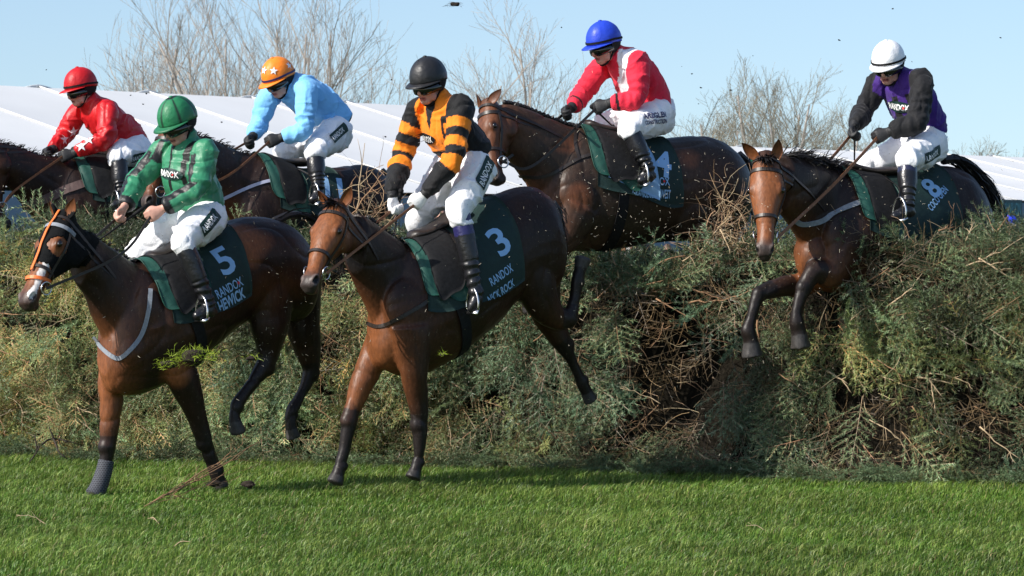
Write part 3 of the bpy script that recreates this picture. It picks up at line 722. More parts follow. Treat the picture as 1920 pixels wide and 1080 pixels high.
# ------------------------------------------------------------------ ground and grass
def groundmat():
    m = mat('turf', (.045, .065, .016), rough=.9, var=.35, vscale=1.3, bump=.6, bscale=40, spec=.15); return m
G = [(-900, 4, 0), (900, 4, 0), (900, 1500, 0), (-900, 1500, 0)]
tag(mk('ground', G, [(0, 1, 2, 3)], groundmat(), smooth=False), kind='structure')
BL = V3((-3.63, 24.20, 0)); BR = V3((3.21, 21.40, 0)); FE = unit(BR-BL); FM = V3((FE[1], -FE[0], 0))   # foot line of the fence, its direction, its landing-side normal
def ground_at(px, py, z=.02): d = ray(px, py); return CAMP+d*((z-CAMZ)/d[2])
def fbase(u): return .10*math.sin(u*1.1+.6)+.05*math.sin(u*3.1)
def grass():
    n = 270000; y = 15.4+ (25.2-15.4)*rng.random(n)**.92; x = rng.uniform(-1, 1, n)*(.157*y+.25); p = np.c_[x, y, np.zeros(n)]
    q = p-BL; u = q@FE; s = q@FM; k = s > -.10
    for px_, py_, r_ in ((150, 948, .10), (205, 945, .07), (420, 925, .10), (640, 912, .09), (780, 905, .10), (900, 940, .13), (1100, 960, .10), (560, 960, .08), (1250, 930, .12), (60, 960, .07), (1500, 990, .09), (340, 905, .07)):
        c_ = ground_at(px_, py_, 0); dd = np.hypot((p[:, 0]-c_[0]), (p[:, 1]-c_[1])*.6); k &= ~((dd < r_*(1+.4*vnoise(p, 9, 46)))*(rng.random(n) < .82))
    p = p[k]; n = len(p)
    cl = vnoise(p, 1.1, 41)*.5+vnoise(p, 5, 42)*.5; hgt = (.058+.034*rng.random(n))*(1+.45*cl); az = rng.uniform(0, 2*math.pi, n); ln = rng.uniform(.2, 1.0, n)
    d = np.c_[np.cos(az), np.sin(az), np.zeros(n)]*ln[:, None]*.8+np.array((.25, -.1, 0)); w = np.c_[-np.sin(az+.6), np.cos(az+.6), np.zeros(n)]*rng.uniform(.0014, .0030, n)[:, None]
    m1 = p+d*hgt[:, None]*.35+np.array((0, 0, 1))*hgt[:, None]*.62; t = p+d*hgt[:, None]*1.0+np.array((0, 0, 1))*hgt[:, None]*(.95-.35*ln[:, None])
    V = np.stack([p-w, p+w, m1+w*.8, m1-w*.8, t], 1).reshape(-1, 3); b = np.arange(n)*5
    F = np.vstack([np.c_[b, b+1, b+2], np.c_[b, b+2, b+3], np.c_[b+3, b+2, b+4]])
    g = np.array((.076, .170, .018)); yl = np.array((.27, .32, .075)); a = np.clip(rng.random(n)**2*.9+.3*cl, 0, 1)[:, None]; c = g*(1-a)+yl*a; c *= (rng.uniform(.45, 1.4, n)*(1+.3*vnoise(p, .6, 44)+.2*vnoise(p, 2.6, 45)))[:, None]; dry = (s[k] < .35)*(rng.random(n) < .35*np.clip(1-s[k]/.35, 0, 1)); c[dry] = np.array((.26, .22, .10))*rng.uniform(.6, 1.2, (int(dry.sum()), 1)); hgt = np.where(s[k] < .3, hgt*rng.uniform(.8, 2.1, n), hgt)
    st = rng.random(n) < .028; c[st] = np.array((.34, .27, .13))*rng.uniform(.5, 1.3, (int(st.sum()), 1))
    o = mk('grass', V, F, mat('grass blade', attr=True, rough=.45, var=.1, spec=.35, trans=.30), smooth=False, col=np.repeat(c, 5, 0)); tag(o, 'short bright green turf of the racecourse', kind='stuff')
grass()
# ------------------------------------------------------------------ the spruce fence
FENCE = thing('spruce_fence', BL*.5+BR*.5, 'high green fence dressed with spruce branches and brown twigs that the horses jump', 'fence')
HT = lambda u: 1.51+.04*math.sin(u*1.7+1)+.035*math.sin(u*4.3)-.27*math.exp(-((u-4.68)/.5)**2)+.10*math.exp(-((u-5.5)/.2)**2)          # height along the fence
ULEN = np.linalg.norm(BR-BL)
def fpoint(u, z, out=0.0):
    """point on the landing face: u metres along, z up, out metres in front"""
    return BL+FE*u+UP*z+FM*(out+fbase(u)+.13*(1-z/1.45)-.05)
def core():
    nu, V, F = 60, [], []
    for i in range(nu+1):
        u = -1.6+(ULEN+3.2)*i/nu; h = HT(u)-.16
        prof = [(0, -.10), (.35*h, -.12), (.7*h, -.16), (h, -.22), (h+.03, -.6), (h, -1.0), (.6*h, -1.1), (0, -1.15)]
        for z, o in prof: V.append(fpoint(u, z, o+.05*rng.normal()-(.45*math.exp(-((u-5.0)/.55)**2-((z-.72)/.5)**2) if o > -.3 else 0))+UP*rng.normal()*.02)  # core pushed back mid-fence, shaped so this stretch falls dark
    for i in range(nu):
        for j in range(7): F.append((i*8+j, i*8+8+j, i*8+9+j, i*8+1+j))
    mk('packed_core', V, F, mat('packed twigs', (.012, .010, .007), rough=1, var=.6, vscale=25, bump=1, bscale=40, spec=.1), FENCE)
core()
def spray_template(seed, nt=9, nn=15, needle=.020, L=.27, dead=False):
    r_ = np.random.default_rng(seed); V = []; F = []; C = []
    stem = np.array((.11, .075, .04)); 
    def rod(a, b, r0, r1, c):
        d = unit(b-a); s = unit(np.cross(d, (0, 0, 1)) if abs(d[2]) < .9 else V3((1, 0, 0))); k = len(V)
        for p, r__ in ((a, r0), (b, r1)): V.extend([p-s*r__, p+s*r__]); C.extend([c, c])
        F.extend([(k, k+1, k+3), (k, k+3, k+2)])
    ax = lambda t: V3((L*t, .02*math.sin(t*2+seed), -.05*t*t))
    for i in range(4): rod(ax(i/4), ax((i+1)/4), .0026*(1-i/5), .0026*(1-(i+1)/5), stem)
    tw = []
    for i in range(nt):
        t = .12+.8*i/nt; sg = 1 if i % 2 else -1; p = ax(t); d = unit(V3((.62+.2*r_.random(), sg*(.75+.2*r_.random()), r_.normal()*.25-.12))); l = L*(.50-.34*t)*(.75+.5*r_.random()); tw.append((p, d, l))
    tw.append((ax(.55), unit(ax(1)-ax(.6)), L*.5))
    for p, d, l in tw:
        rod(p, p+d*l, .0016, .0008, stem*(1.3 if dead else 1))
        k = int(nn*(.6+.8*l/.1)) if not dead else int(nn*.25)
        for j in range(k):
            q = p+d*l*(j+.5)/k; s = unit(np.cross(d, r_.normal(size=3))); nd = unit(d*.75+s*(.75+.2*r_.random())); e = q+nd*needle*(.8+.5*r_.random()); w = unit(np.cross(nd, r_.normal(size=3)))*(.0021 if needle > .021 else .0015)
            a = len(V); V.extend([q-w, q+w, e]); F.append((a, a+1, a+2))
            g = np.array((.070, .105, .050)) if not dead else np.array((.22, .145, .07)); g = g*(.7+.6*r_.random()); C.extend([g, g, g*1.25])
    return np.array(V), np.array(F), np.array(C)
def scatter(name, temps, P, D, Nv, S, tint, material, label=None):
    VV, FF, CC = [], [], []; off = 0; n = len(P); which = rng.integers(0, len(temps), n)
    for k, (V, F, C) in enumerate(temps):
        I = np.where(which == k)[0]
        if not len(I): continue
        x = D[I]/np.linalg.norm(D[I], axis=1, keepdims=True); y = np.cross(Nv[I], x); y /= np.linalg.norm(y, axis=1, keepdims=True)+1e-9; z = np.cross(x, y)
        W_ = P[I][:, None, :]+S[I][:, None, None]*(V[None, :, 0, None]*x[:, None, :]+V[None, :, 1, None]*y[:, None, :]+V[None, :, 2, None]*z[:, None, :])
        m = len(V); VV.append(W_.reshape(-1, 3)); FF.append((F[None]+(np.arange(len(I))*m)[:, None, None]+off).reshape(-1, 3)); CC.append((C[None]*tint[I][:, None, :]).reshape(-1, 3)); off += m*len(I)
    o = mk(name, np.vstack(VV), np.vstack(FF), material, FENCE, smooth=False, col=np.clip(np.vstack(CC), 0, 1)); tag(o, label, kind='stuff'); return o
def boughs():
    m = mat('spruce bough', attr=True, rough=.45, var=.25, vscale=3, spec=.4, trans=.18); nt = m.node_tree; N = nt.nodes
    oi = N.new('ShaderNodeObjectInfo'); mr = N.new('ShaderNodeMapRange'); mr.inputs[3].default_value = .4; mr.inputs[4].default_value = 2.7; nt.links.new(oi.outputs['Random'], mr.inputs[0])
    mx = [n_ for n_ in N if n_.bl_idname == 'ShaderNodeMix'][0]; src = mx.outputs[2]; tgts = [l.to_socket for l in src.links]; m2 = N.new('ShaderNodeMix'); m2.data_type = 'RGBA'; m2.blend_type = 'MULTIPLY'; m2.inputs[0].default_value = 1
    nt.links.new(src, m2.inputs[6]); nt.links.new(mr.outputs[0], m2.inputs[7])
    for t in tgts: nt.links.new(m2.outputs[2], t)
    tm = []
    for i in range(7):
        V, F, C = spray_template(70+i, nt=15, nn=24, needle=.026, L=.50); me = bpy.data.meshes.new('spruce_bough'); me.from_pydata([tuple(v) for v in V], [], F.tolist()); setcol(me, C*np.array((1.25, 1.2, 1.2))); me.materials.append(m); tm.append(me)
    org = ORG[FENCE.name]
    for i in range(235):
        u = rng.uniform(1.8, ULEN+1.3) if i % 10 < 7 else rng.uniform(-1.4, 2.2); h = HT(u); z = h*rng.uniform(.12, .97); p = fpoint(u, z, rng.uniform(-.08, .05))
        if abs(u-5.0) < .5 and abs(z-.72) < .35: continue
        sw = vnoise(p[None], 1.3, 91)[0]; x = unit(FM*rng.uniform(.25, .6)+FE*(rng.normal()*.5+sw*1.6)+UP*(-.55+rng.normal()*.4 if z < h*.9 else rng.uniform(-.2, .9))); nv = unit(FM+rng.normal(size=3)*.35+UP*.3); y = unit(np.cross(nv, x)); zz = np.cross(x, y); s_ = rng.uniform(.6, 1.1)
        o = bpy.data.objects.new('spruce_bough', tm[i % 7]); COL.objects.link(o); o.parent = FENCE; q = p-org; Mx = np.eye(4); Mx[:3, 0], Mx[:3, 1], Mx[:3, 2], Mx[:3, 3] = x*s_, y*s_, zz*s_, q; o.matrix_local = Matrix(Mx.tolist())
boughs()
NEED = mat('spruce needles', attr=True, rough=.45, var=.25, vscale=3, spec=.4, trans=.18)
live = [spray_template(s, nt=10, nn=21, needle=.023, L=.32) for s in range(7)]; fine = [spray_template(20+s, nt=12, nn=15, needle=.014, L=.22) for s in range(5)]; dead = [spray_template(40+s, nt=9, nn=10, L=.28, dead=True) for s in range(4)]
def face_points(n, ulo, uhi, zl=0.02, zh=1.0):
    u = rng.uniform(ulo, uhi, n); h = np.array([HT(q) for q in u]); z = (zl+(zh-zl)*rng.random(n))*h; o = rng.uniform(-.14, .07, n); return u, z, o
def needles():
    # right: bold spruce sprays with gaps; left: a close fine-needled thatch
    for nm, tm, n, lo, hi, sc in (('spruce_sprays', live, 3500, 1.9, ULEN+1.5, (.75, 1.35)), ('fine_sprays', fine, 5200, -1.5, 3.6, (.7, 1.25))):
        u, z, o = face_points(n, lo, hi); P = np.array([fpoint(a, b, c) for a, b, c in zip(u, z, o)]); m = len(P)
        dens = vnoise(P, 2.2, 51)*.6+vnoise(P, 5.5, 52)*.5; dens -= .75*np.exp(-((u-5.0)/.55)**2-((z-.72)/.38)**2)*(nm == 'spruce_sprays')+.75*np.exp(-((u-5.0)/.55)**2-((z-.72)/.38)**2)*(nm != 'spruce_sprays'); keep = (dens+rng.normal(size=m)*.15 > (.14 if nm == 'spruce_sprays' else -.18)); P, u, z = P[keep], u[keep], z[keep]; m = len(P)  # sprays thinned mid-fence so dark core stands in for the horses' shadow
        fl = np.c_[vnoise(P, 1.7, 53), vnoise(P, 1.7, 54), vnoise(P, 1.7, 55)]
        D = FM*rng.uniform(.25, .8, m)[:, None]+FE*(rng.normal(size=m)*.55+fl[:, 0]*1.2)[:, None]+UP*(rng.normal(size=m)*.45-.35+fl[:, 1]*.9)[:, None]
        Nv = FM+rng.normal(size=(m, 3))*.55+UP*.35; S = rng.uniform(*sc, m)
        br = np.clip(1+.75*vnoise(P, 3.0, 56)+.3*vnoise(P, 8, 58), .25, 2); hue = vnoise(P, 1.6, 57)
        base_ = np.array((1.6, 1.45, 1.45)) if nm == 'spruce_sprays' else np.array((3.1, 2.85, 2.4))
        tint = base_*br[:, None]*np.where(hue[:, None] > .35, np.array((1.12, 1.08, .80)), np.where(hue[:, None] < -.3, np.array((.85, 1.03, 1.2)), 1))
        pale = rng.random(m) < .24; tint[pale] *= np.array((2.0, 1.75, 1.85)); scatter(nm, tm, P, D, Nv, S, tint, NEED)
    n = 1000; u, z, o = face_points(n, -1.5, ULEN+1.5); k = rng.random(n) < np.clip((u-1.2)/3, .22, 1); u, z, o = u[k], z[k], o[k]; P = np.array([fpoint(a, b, c) for a, b, c in zip(u, z, o)]); m = len(P)
    D = FM*rng.uniform(0, .6, m)[:, None]+FE*rng.normal(size=m)[:, None]*.9+UP*(rng.normal(size=m)*.7-.3)[:, None]; scatter('dry_sprays', dead, P, D, FM+rng.normal(size=(m, 3))*.6, rng.uniform(.7, 1.5, m), rng.uniform(.5, 1.3, (m, 1))*np.ones(3), NEED)
    n = 900; u = rng.uniform(-1.5, ULEN+1.5, n); P = np.array([fpoint(a, rng.uniform(.01, .12), rng.uniform(.02, .16)) for a in u])
    D = FM*rng.uniform(.3, 1, n)[:, None]+FE*(rng.normal(size=n)*.9)[:, None]+UP*rng.uniform(-.25, .25, n)[:, None]; scatter('foot_sprays', live+fine[:3]+dead[:1], P, D, UP*.8+rng.normal(size=(n, 3))*.5, rng.uniform(.5, 1.0, n), (1.3+.5*vnoise(P, 3, 61))[:, None]*np.ones(3), NEED)
    # ragged top, lying back over the fence
    n = 2300; u = rng.uniform(-1.5, ULEN+1.5, n); b = rng.uniform(-1.05, .02, n); P = np.array([fpoint(a, HT(a)-.12+.10*rng.random()-.15*abs(c+.4)**2, c) for a, c in zip(u, b)])
    D = FM*(rng.normal(size=n)*.5)[:, None]+FE*(rng.normal(size=n)*.8)[:, None]+UP*rng.uniform(-.1, 1.0, n)[:, None]; scatter('top_sprays', live+dead[:2], P, D, UP*.4+rng.normal(size=(n, 3))*.7, rng.uniform(.6, 1.15, n), (1+.4*vnoise(P, 3, 60))[:, None]*np.ones(3), NEED)
needles()
TWM = [mat('bare twig', (.26, .145, .075), rough=.7, var=.35, vscale=20), mat('pale twig', (.42, .31, .19), rough=.7, var=.3, vscale=20), mat('dark twig', (.03, .022, .016), rough=.8, var=.3, vscale=20)]
def on_face(px, py, out=.10):
    d = ray(px, py); n = FM; t = np.dot(BL+FM*out-CAMP, n)/np.dot(d, n); p = CAMP+d*t
    for _ in range(3):
        u = np.dot(p-BL, FE); t = np.dot(fpoint(u, p[2], out)-CAMP, n)/np.dot(d, n); p = CAMP+d*t
    return p
def twig_mesh(P, r, side=2):
    m = MB(); P = np.asarray(P, float); P = cat(P, 4) if len(P) > 2 else np.array([P[0]*(1-t)+P[1]*t for t in np.linspace(0, 1, 6)])
    L = np.linalg.norm(P[-1]-P[0]); P[1:-1] += rng.normal(size=(len(P)-2, 3))*L*.012
    m.add(*tube(P, np.linspace(r, r*.4, len(P)), N=5, sub=1, caps=.2))
    for _ in range(side):
        i = rng.integers(1, len(P)-1); d = unit(unit(P[-1]-P[0])*.8+rng.normal(size=3)*.6); l = L*rng.uniform(.15, .35); q = [P[i], P[i]+d*l*.5, P[i]+d*l+rng.normal(size=3)*l*.15]
        m.add(*tube(q, [r*.5, r*.38, r*.2], N=4, sub=2, caps=.2))
    return m
TW = [[(1663, 575), (1700, 548), (1729, 513)], [(1624, 531), (1667, 502)], [(1811, 499), (1860, 478), (1920, 444)], [(1835, 484), (1880, 512), (1920, 531)], [(1673, 591), (1733, 584)], [(1900, 547), (1911, 584), (1900, 655)],
      [(1787, 567), (1740, 582)], [(1645, 675), (1685, 702), (1694, 745)], [(1652, 705), (1690, 720), (1730, 734)], [(1720, 707), (1795, 720)], [(1742, 700), (1800, 711), (1827, 725)], [(1710, 762), (1745, 797), (1787, 827)], [(1550, 695), (1578, 712), (1597, 737)],
      [(1547, 774), (1557, 806)], [(1827, 762), (1860, 779)], [(1837, 800), (1875, 835), (1912, 860)], [(1630, 787), (1670, 810), (1702, 846)], [(1572, 902), (1632, 904)], [(1744, 708), (1755, 770)], [(1742, 712), (1768, 746)],
      [(672, 440), (670, 350), (684, 268)], [(640, 430), (690, 360), (720, 322)], [(655, 440), (640, 380), (668, 330)], [(1160, 520), (1135, 440), (1150, 395)], [(0, 787), (17, 835), (30, 847)], [(141, 755), (165, 800), (185, 837)], [(145, 764), (175, 778), (192, 792)], [(89, 780), (116, 811)], [(122, 699), (185, 757)], [(250, 800), (261, 857)], [(350, 820), (375, 852)], [(432, 827), (452, 860)], [(0, 587), (117, 593)], [(0, 657), (60, 683)],
      [(1280, 490), (1312, 470), (1348, 427)], [(1290, 568), (1357, 562), (1417, 540)], [(1300, 543), (1357, 562)], [(1357, 562), (1346, 592)], [(1285, 480), (1240, 490), (1215, 520)], [(1345, 428), (1372, 405)], [(1350, 430), (1370, 470)], [(1210, 535), (1245, 525)],
      [(1420, 600), (1423, 640), (1443, 655)], [(1365, 665), (1393, 640)], [(1510, 560), (1512, 620), (1530, 660)], [(1560, 440), (1610, 465)], [(1880, 420), (1866, 432), (1850, 402)], [(1868, 435), (1891, 402)], [(1812, 450), (1826, 418)], [(1760, 432), (1790, 425)],
      [(430, 700), (470, 760)], [(300, 760), (318, 800)], [(55, 560), (105, 520)], [(1310, 850), (1365, 880)], [(1375, 868), (1420, 855)], [(1230, 560), (1300, 600)], [(1120, 560), (1150, 530)], [(985, 600), (1040, 560)], [(1020, 570), (1060, 640)], [(1000, 640), (1050, 600)], [(1460, 700), (1520, 740)], [(1440, 780), (1475, 730)]]
for i, q in enumerate(TW):
    P = [on_face(x, y, .06+.08*rng.random()) for x, y in q]; o = twig_mesh(P, rng.uniform(.004, .0065), 3).build('bare_twig', TWM[0 if rng.random() < .6 else 1], FENCE)
for i in range(110):                                                    # more, thinner ones all over the right two thirds and along the top
    u = rng.uniform(1.5, ULEN+1) if rng.random() < .8 else rng.uniform(-1, 2); top = rng.random() < .35; z = HT(u)-.05 if top else rng.uniform(.05, 1.35); p = fpoint(u, z, rng.uniform(.0, .12) if not top else rng.uniform(-.6, .05))
    d = unit(FE*rng.normal()+UP*(rng.normal()*.8+(.9 if top else -.2))+FM*rng.uniform(0, .5)); l = rng.uniform(.14, .42)
    twig_mesh([p, p+d*l*.5+rng.normal(size=3)*.02, p+d*l], rng.uniform(.0025, .0045), 4).build('bare_twig', TWM[int(rng.choice([0, 0, 1, 2]))], FENCE)
def tangle():
    n = 2700; m = MB()
    for i in range(n):
        top = i % 3 == 0; u = rng.uniform(-1.4, ULEN+1.4); 
        if u < 2.2 and rng.random() < .55: continue
        z = HT(u)+rng.uniform(-.12, .10) if top else rng.uniform(.03, 1.4); p = fpoint(u, z, rng.uniform(-.6, .06) if top else rng.uniform(-.06, .09))
        d = unit(FE*rng.normal()+UP*(rng.normal()*.8+(.5 if top else -.25))+FM*rng.uniform(-.1, .4)); b_ = rng.normal(size=3)*.5; l = rng.uniform(.08, .34); r = rng.uniform(.0011, .0023); P = [p]
        for k in range(5): d = unit(d+b_*.35+rng.normal(size=3)*.12); P.append(P[-1]+d*l/5)
        V, F = tube(P, np.linspace(r, r*.5, 6), N=3, sub=1, caps=0); c = np.array(((.30, .20, .105), (.42, .33, .20), (.17, .11, .07), (.36, .24, .15))[int(rng.integers(0, 4))]); m.add(V, F, 0, c*rng.uniform(.7, 1.2))
    for i in range(330):                                                # the torn-up heap beside the right hand horse, and one by the pale blue rider
        c0 = on_face(1362, 450, -.1) if i < 240 else on_face(690, 400, -.25); p = c0+FE*rng.normal()*.10+UP*rng.normal()*.16+FM*rng.normal()*.08; d = unit(rng.normal(size=3)+UP*.5); b_ = rng.normal(size=3)*.7; l = rng.uniform(.10, .36); r = rng.uniform(.0013, .0028); P = [p]
        for k in range(5): d = unit(d+b_*.35+rng.normal(size=3)*.12); P.append(P[-1]+d*l/5)
        V, F = tube(P, np.linspace(r, r*.5, 6), N=3, sub=1, caps=0); c = np.array(((.34, .22, .12), (.44, .34, .21), (.19, .12, .08), (.40, .25, .15))[int(rng.integers(0, 4))]); m.add(V, F, 0, c*rng.uniform(.7, 1.2))
    o = m.build('twig_tangle', mat('fine twigs', attr=True, rough=.7, var=.3, vscale=30, spec=.2), FENCE, smooth=False); tag(o, kind='stuff')
tangle()
# loose branches
a = ground_at(268, 951, .03); b = at(482, 838, a[1]+.7); m = MB()
for i in range(9):
    e = b+rng.normal(size=3)*.05 if i < 3 else a+(b-a)*rng.uniform(.45, .85)+rng.normal(size=3)*.05; s_ = a+(b-a)*rng.uniform(0, .25)
    q = twig_mesh([s_, (s_+e)/2+UP*rng.normal()*.015, e], rng.uniform(.0022, .0045), 2); m.add(q.verts(), q.F)
tag(m.build('fallen_branch', TWM[0]), 'dry bundle of straw coloured twigs trailing on the grass by the front hoof', 'branch')
a = ground_at(50, 874, .02); b = at(100, 822, a[1]+.3); c = at(152, 834, a[1]+.35); m = MB()
for q in ([a, at(80, 832, a[1]+.2)], [at(80, 832, a[1]+.2), b, c], [b, at(92, 800, a[1]+.3)], [b, at(112, 850, a[1]+.2), at(130, 862, a[1]+.2)], [at(70, 845, a[1]+.2), at(65, 815, a[1]+.2)]):
    w_ = twig_mesh(q, .008, 2); m.add(w_.verts(), w_.F)
tag(m.build('fallen_branch', TWM[2]), 'dark forked twig lying against the foot of the fence', 'branch')
for px, py, l, lab in ((90, 985, .18, 'pale twig on the grass below the grey leg boot'), (320, 1030, .12, 'tiny pale twig on the turf nearest the bottom edge'), (300, 985, .1, 'short pale twig on the turf in front of the dry bundle'), (1380, 890, .3, 'long pale twig lying at the right foot of the fence'), (1440, 1000, .12, 'small pale twig alone on the right half of the turf')):
    p = ground_at(px, py, .03); d = V3((rng.normal(), rng.normal()*.5, .25)); d = unit(d)
    tag(twig_mesh([p, p+d*l*.5+UP*.02, p+d*l], .003, 2).build('grass_twig', TWM[1]), lab, 'twig', 'small twigs scattered on the turf')
# ------------------------------------------------------------------ marquees
ROOFM = mat('marquee canvas', (.65, .65, .64), rough=.6, var=.05, vscale=.6); RIBM = mat('marquee piping', (.63, .63, .62), rough=.6, var=.02); WALLM = mat('marquee wall', (.15, .21, .29), rough=.6, var=.15, vscale=.5)
def marquee(p0, n0, n1, zr, ze, wd, label, bay=3.0):
    rd = V3((.58, .815, 0)); sd = V3((.815, -.58, 0)); root = thing('marquee', V3((p0[0], p0[1], 0))+rd*bay*(n0+n1)/2, label, 'marquee', 'white marquees behind the course')
    for i in range(n0, n1):
        for sgn in (1, -1):
            V = []; F = []; k = 8
            for a in range(k+1):
                for b in range(5):
                    t = b/4; sag = -.05*math.sin(math.pi*a/k)*math.sin(math.pi*t); V.append(p0+rd*bay*(i+a/k)+sd*sgn*wd*t+UP*(zr+(ze-zr)*t+sag))
            for a in range(k):
                for b in range(4): F.append((a*5+b, a*5+b+1, a*5+6+b, a*5+5+b))
            mk('roof_panel', V, F, ROOFM, root)
            mk('wall_panel', *box(p0+rd*bay*(i+.5)+sd*sgn*(wd-.05)+UP*(ze-.06)/2, [rd, sd, UP], (bay/2-.02, .02, (ze-.06)/2)), WALLM, root, smooth=False)
    for i in range(n0, n1+1):
        for sgn in (1, -1): mk('roof_seam', *tube([p0+rd*bay*i+UP*(zr+.02), p0+rd*bay*i+sd*sgn*wd+UP*(ze+.02)], [.018, .018], N=6, sub=1), RIBM, root)
        mk('ridge_cap', *tube([p0+rd*(bay*i-.35)+UP*(zr-.01), p0+rd*bay*i+UP*(zr+.03), p0+rd*(bay*i+.35)+UP*(zr-.01)], [.012, .025, .012], N=8, sub=2), RIBM, root)
    for i, s_ in ((n0, -1), (n1, 1)):
        q = p0+rd*bay*i; mk('gable_panel', [q+sd*wd, q+sd*wd+UP*ze, q+UP*zr, q-sd*wd+UP*ze, q-sd*wd], [(0, 1, 2, 3, 4)], ROOFM, root, smooth=False)
    return root, rd, sd
marquee(V3((-8.60, 62, 0)), -3, 5, 4.20, 2.26, 7, 'long white marquee with sloping seamed roof behind the left half of the fence')
p2 = V3((6.38, 95, 0)); r2, rd, sd = marquee(p2, -1, 9, 3.92, 2.41, 7, 'farther white marquee behind the right hand horse with a sign board on its wall')
q = at(1880, 393, 91.5); m = MB(); sx = unit(rd); m.add(*box(q+sx*.52, [sx, sd, UP], (.55, .03, .27)), 0)
T, F, sz = text_mesh('PAVILION', .0); G_ = np.array([q+sx*(.52+a/sz[0]*.92)+UP*(b/sz[1]*.34+.02)+sd*.045 for a, b in T])
if np.dot(np.cross(sx, UP), sd) < 0: pass
o = thing('sign_board', q+sx*.52-UP*.27, 'dark teal sign board lettered PAVILION below the right marquee roof', 'sign')
mk('board', *box(q+sx*.52, [sx, sd, UP], (.56, .03, .27)), mat('sign teal', (.03, .075, .085), rough=.6), o, smooth=False); mk('lettering', G_, F, mat('sign letters', (.12, .36, .42), rough=.6, var=.03), o, smooth=False)
q = at(1388, 366, 58); o = thing('sign_board', V3((q[0]+.15, q[1], 0)), 'green and white board seen between the rump of horse 4 and the right horse\'s ear', 'sign')
mk('board', *box(q+V3((.16, 0, .36)), [V3((1, 0, 0)), V3((0, 1, 0)), UP], (.20, .03, .26)), mat('board green', (.012, .11, .055), rough=.5), o, smooth=False); mk('board_edge', *box(q+V3((.16, 0, .03)), [V3((1, 0, 0)), V3((0, 1, 0)), UP], (.20, .028, .06)), M['print_white'], o, smooth=False)
for sx_ in (-.16, .16): mk('post', *box(V3((q[0]+.16+sx_, q[1]+.05, q[2]/2+.2)), [V3((1, 0, 0)), V3((0, 1, 0)), UP], (.02, .02, q[2]/2+.2)), M['print_white'], o, smooth=False)
# ------------------------------------------------------------------ bare trees
BARK = [mat('grey bark', (.29, .26, .23), rough=.9, var=.3, vscale=3), mat('twig bark', (.30, .26, .22), rough=.9, var=.25, vscale=3), mat('budding bark', (.19, .17, .125), rough=.9, var=.3, vscale=3)]
def tree(px, top, Y, spread, label, name='bare_tree', stems=3, kind=0, seed=0, wisp=1.0):
    r_ = np.random.default_rng(100+seed); b = at(px, HOR, Y); b[2] = 0; H_ = CAMZ+(HOR-top)/FPX*Y; root = thing(name, b, label, 'tree', 'bare spring trees behind the marquees')
    tr, cr = MB(), MB(); thin = .0085*Y/100
    def limb(p, d, L, r0, depth):
        n = 5; P = [p]; q = d
        for i in range(n): q = unit(q+r_.normal(size=3)*.10+UP*.035); P.append(P[-1]+q*L/n)
        tgt = tr if depth == 0 else cr; r1 = max(thin*.5, r0*.35); V, F = tube(P, np.linspace(r0, r1, n+1), N=5 if depth == 0 else 3, sub=1, caps=.1); tgt.add(V, F)
        if depth >= 4 or r0 < thin*.6: return
        k = ((7, 6, 4, 4) if kind < 2 else (7, 6, 5, 4))[depth]
        for j in range(k):
            t = .22+.75*(j+r_.random()*.6)/k if depth else .30+.68*(j+r_.random()*.6)/k
            i = min(n-1, int(t*n)); pp = P[i]+(P[i+1]-P[i])*(t*n-i); ax = unit(P[i+1]-P[i]); o_ = unit(np.cross(ax, r_.normal(size=3)))
            limb(pp, unit(ax*.75+o_*(.42+.22*r_.random())*spread+UP*.22), L*(.62-.28*t)*(.8+.4*r_.random())*(1.0 if depth else .95), max(thin*.55, r0*.42*(1.1-.5*t)), depth+1)
    for s_ in range(stems):
        o_ = V3((r_.normal()*.25, r_.normal()*.25, 0)); limb(b+o_*.6, unit(UP+o_*.35*spread), H_*(.97 if s_ == 0 else r_.uniform(.75, .93))*.93, .085*Y/110*(1 if s_ == 0 else .75), 0)
    tr.build('trunk', BARK[0], root); cr.build('crown', BARK[2 if kind == 2 else 1], root, smooth=False)
LT = [(262, 95, 118, 1.1), (300, 40, 122, 1.0), (335, 75, 112, 1.1), (385, 5, 116, .8), (425, 15, 124, .9), (478, -10, 112, .8), (525, 0, 120, .9), (588, 15, 116, 1.0), (640, 95, 122, 1.2), (672, 150, 118, 1.2), (230, 140, 124, 1.1), (560, 60, 126, .9)]
wd_ = ['far left end', 'first tall stem', 'low fork', 'tall slender crown', 'broad crown', 'tallest stem', 'close stem', 'spreading crown', 'low spreading crown', 'smallest at the right end', 'lowest at the left end', 'thin stem at the back']
for i, (a, t, Y, s_) in enumerate(LT): tree(a, t, Y, s_, 'bare birch above the left marquee, '+wd_[i]+' of its row', 'birch_tree', 2 if i % 2 else 3, 0, i)
for i, (a, t, s_, l) in enumerate(((985, 40, 1.25, 'bare wispy tree rising between the orange and blue capped jockeys'), (935, 120, 1.2, 'low thin bare tree beside the black capped jockey'), (1050, 130, 1.3, 'short bare tree behind the red sleeved jockey'))): tree(a, t, 128, s_, l, 'bare_tree', 2, 1, 30+i)
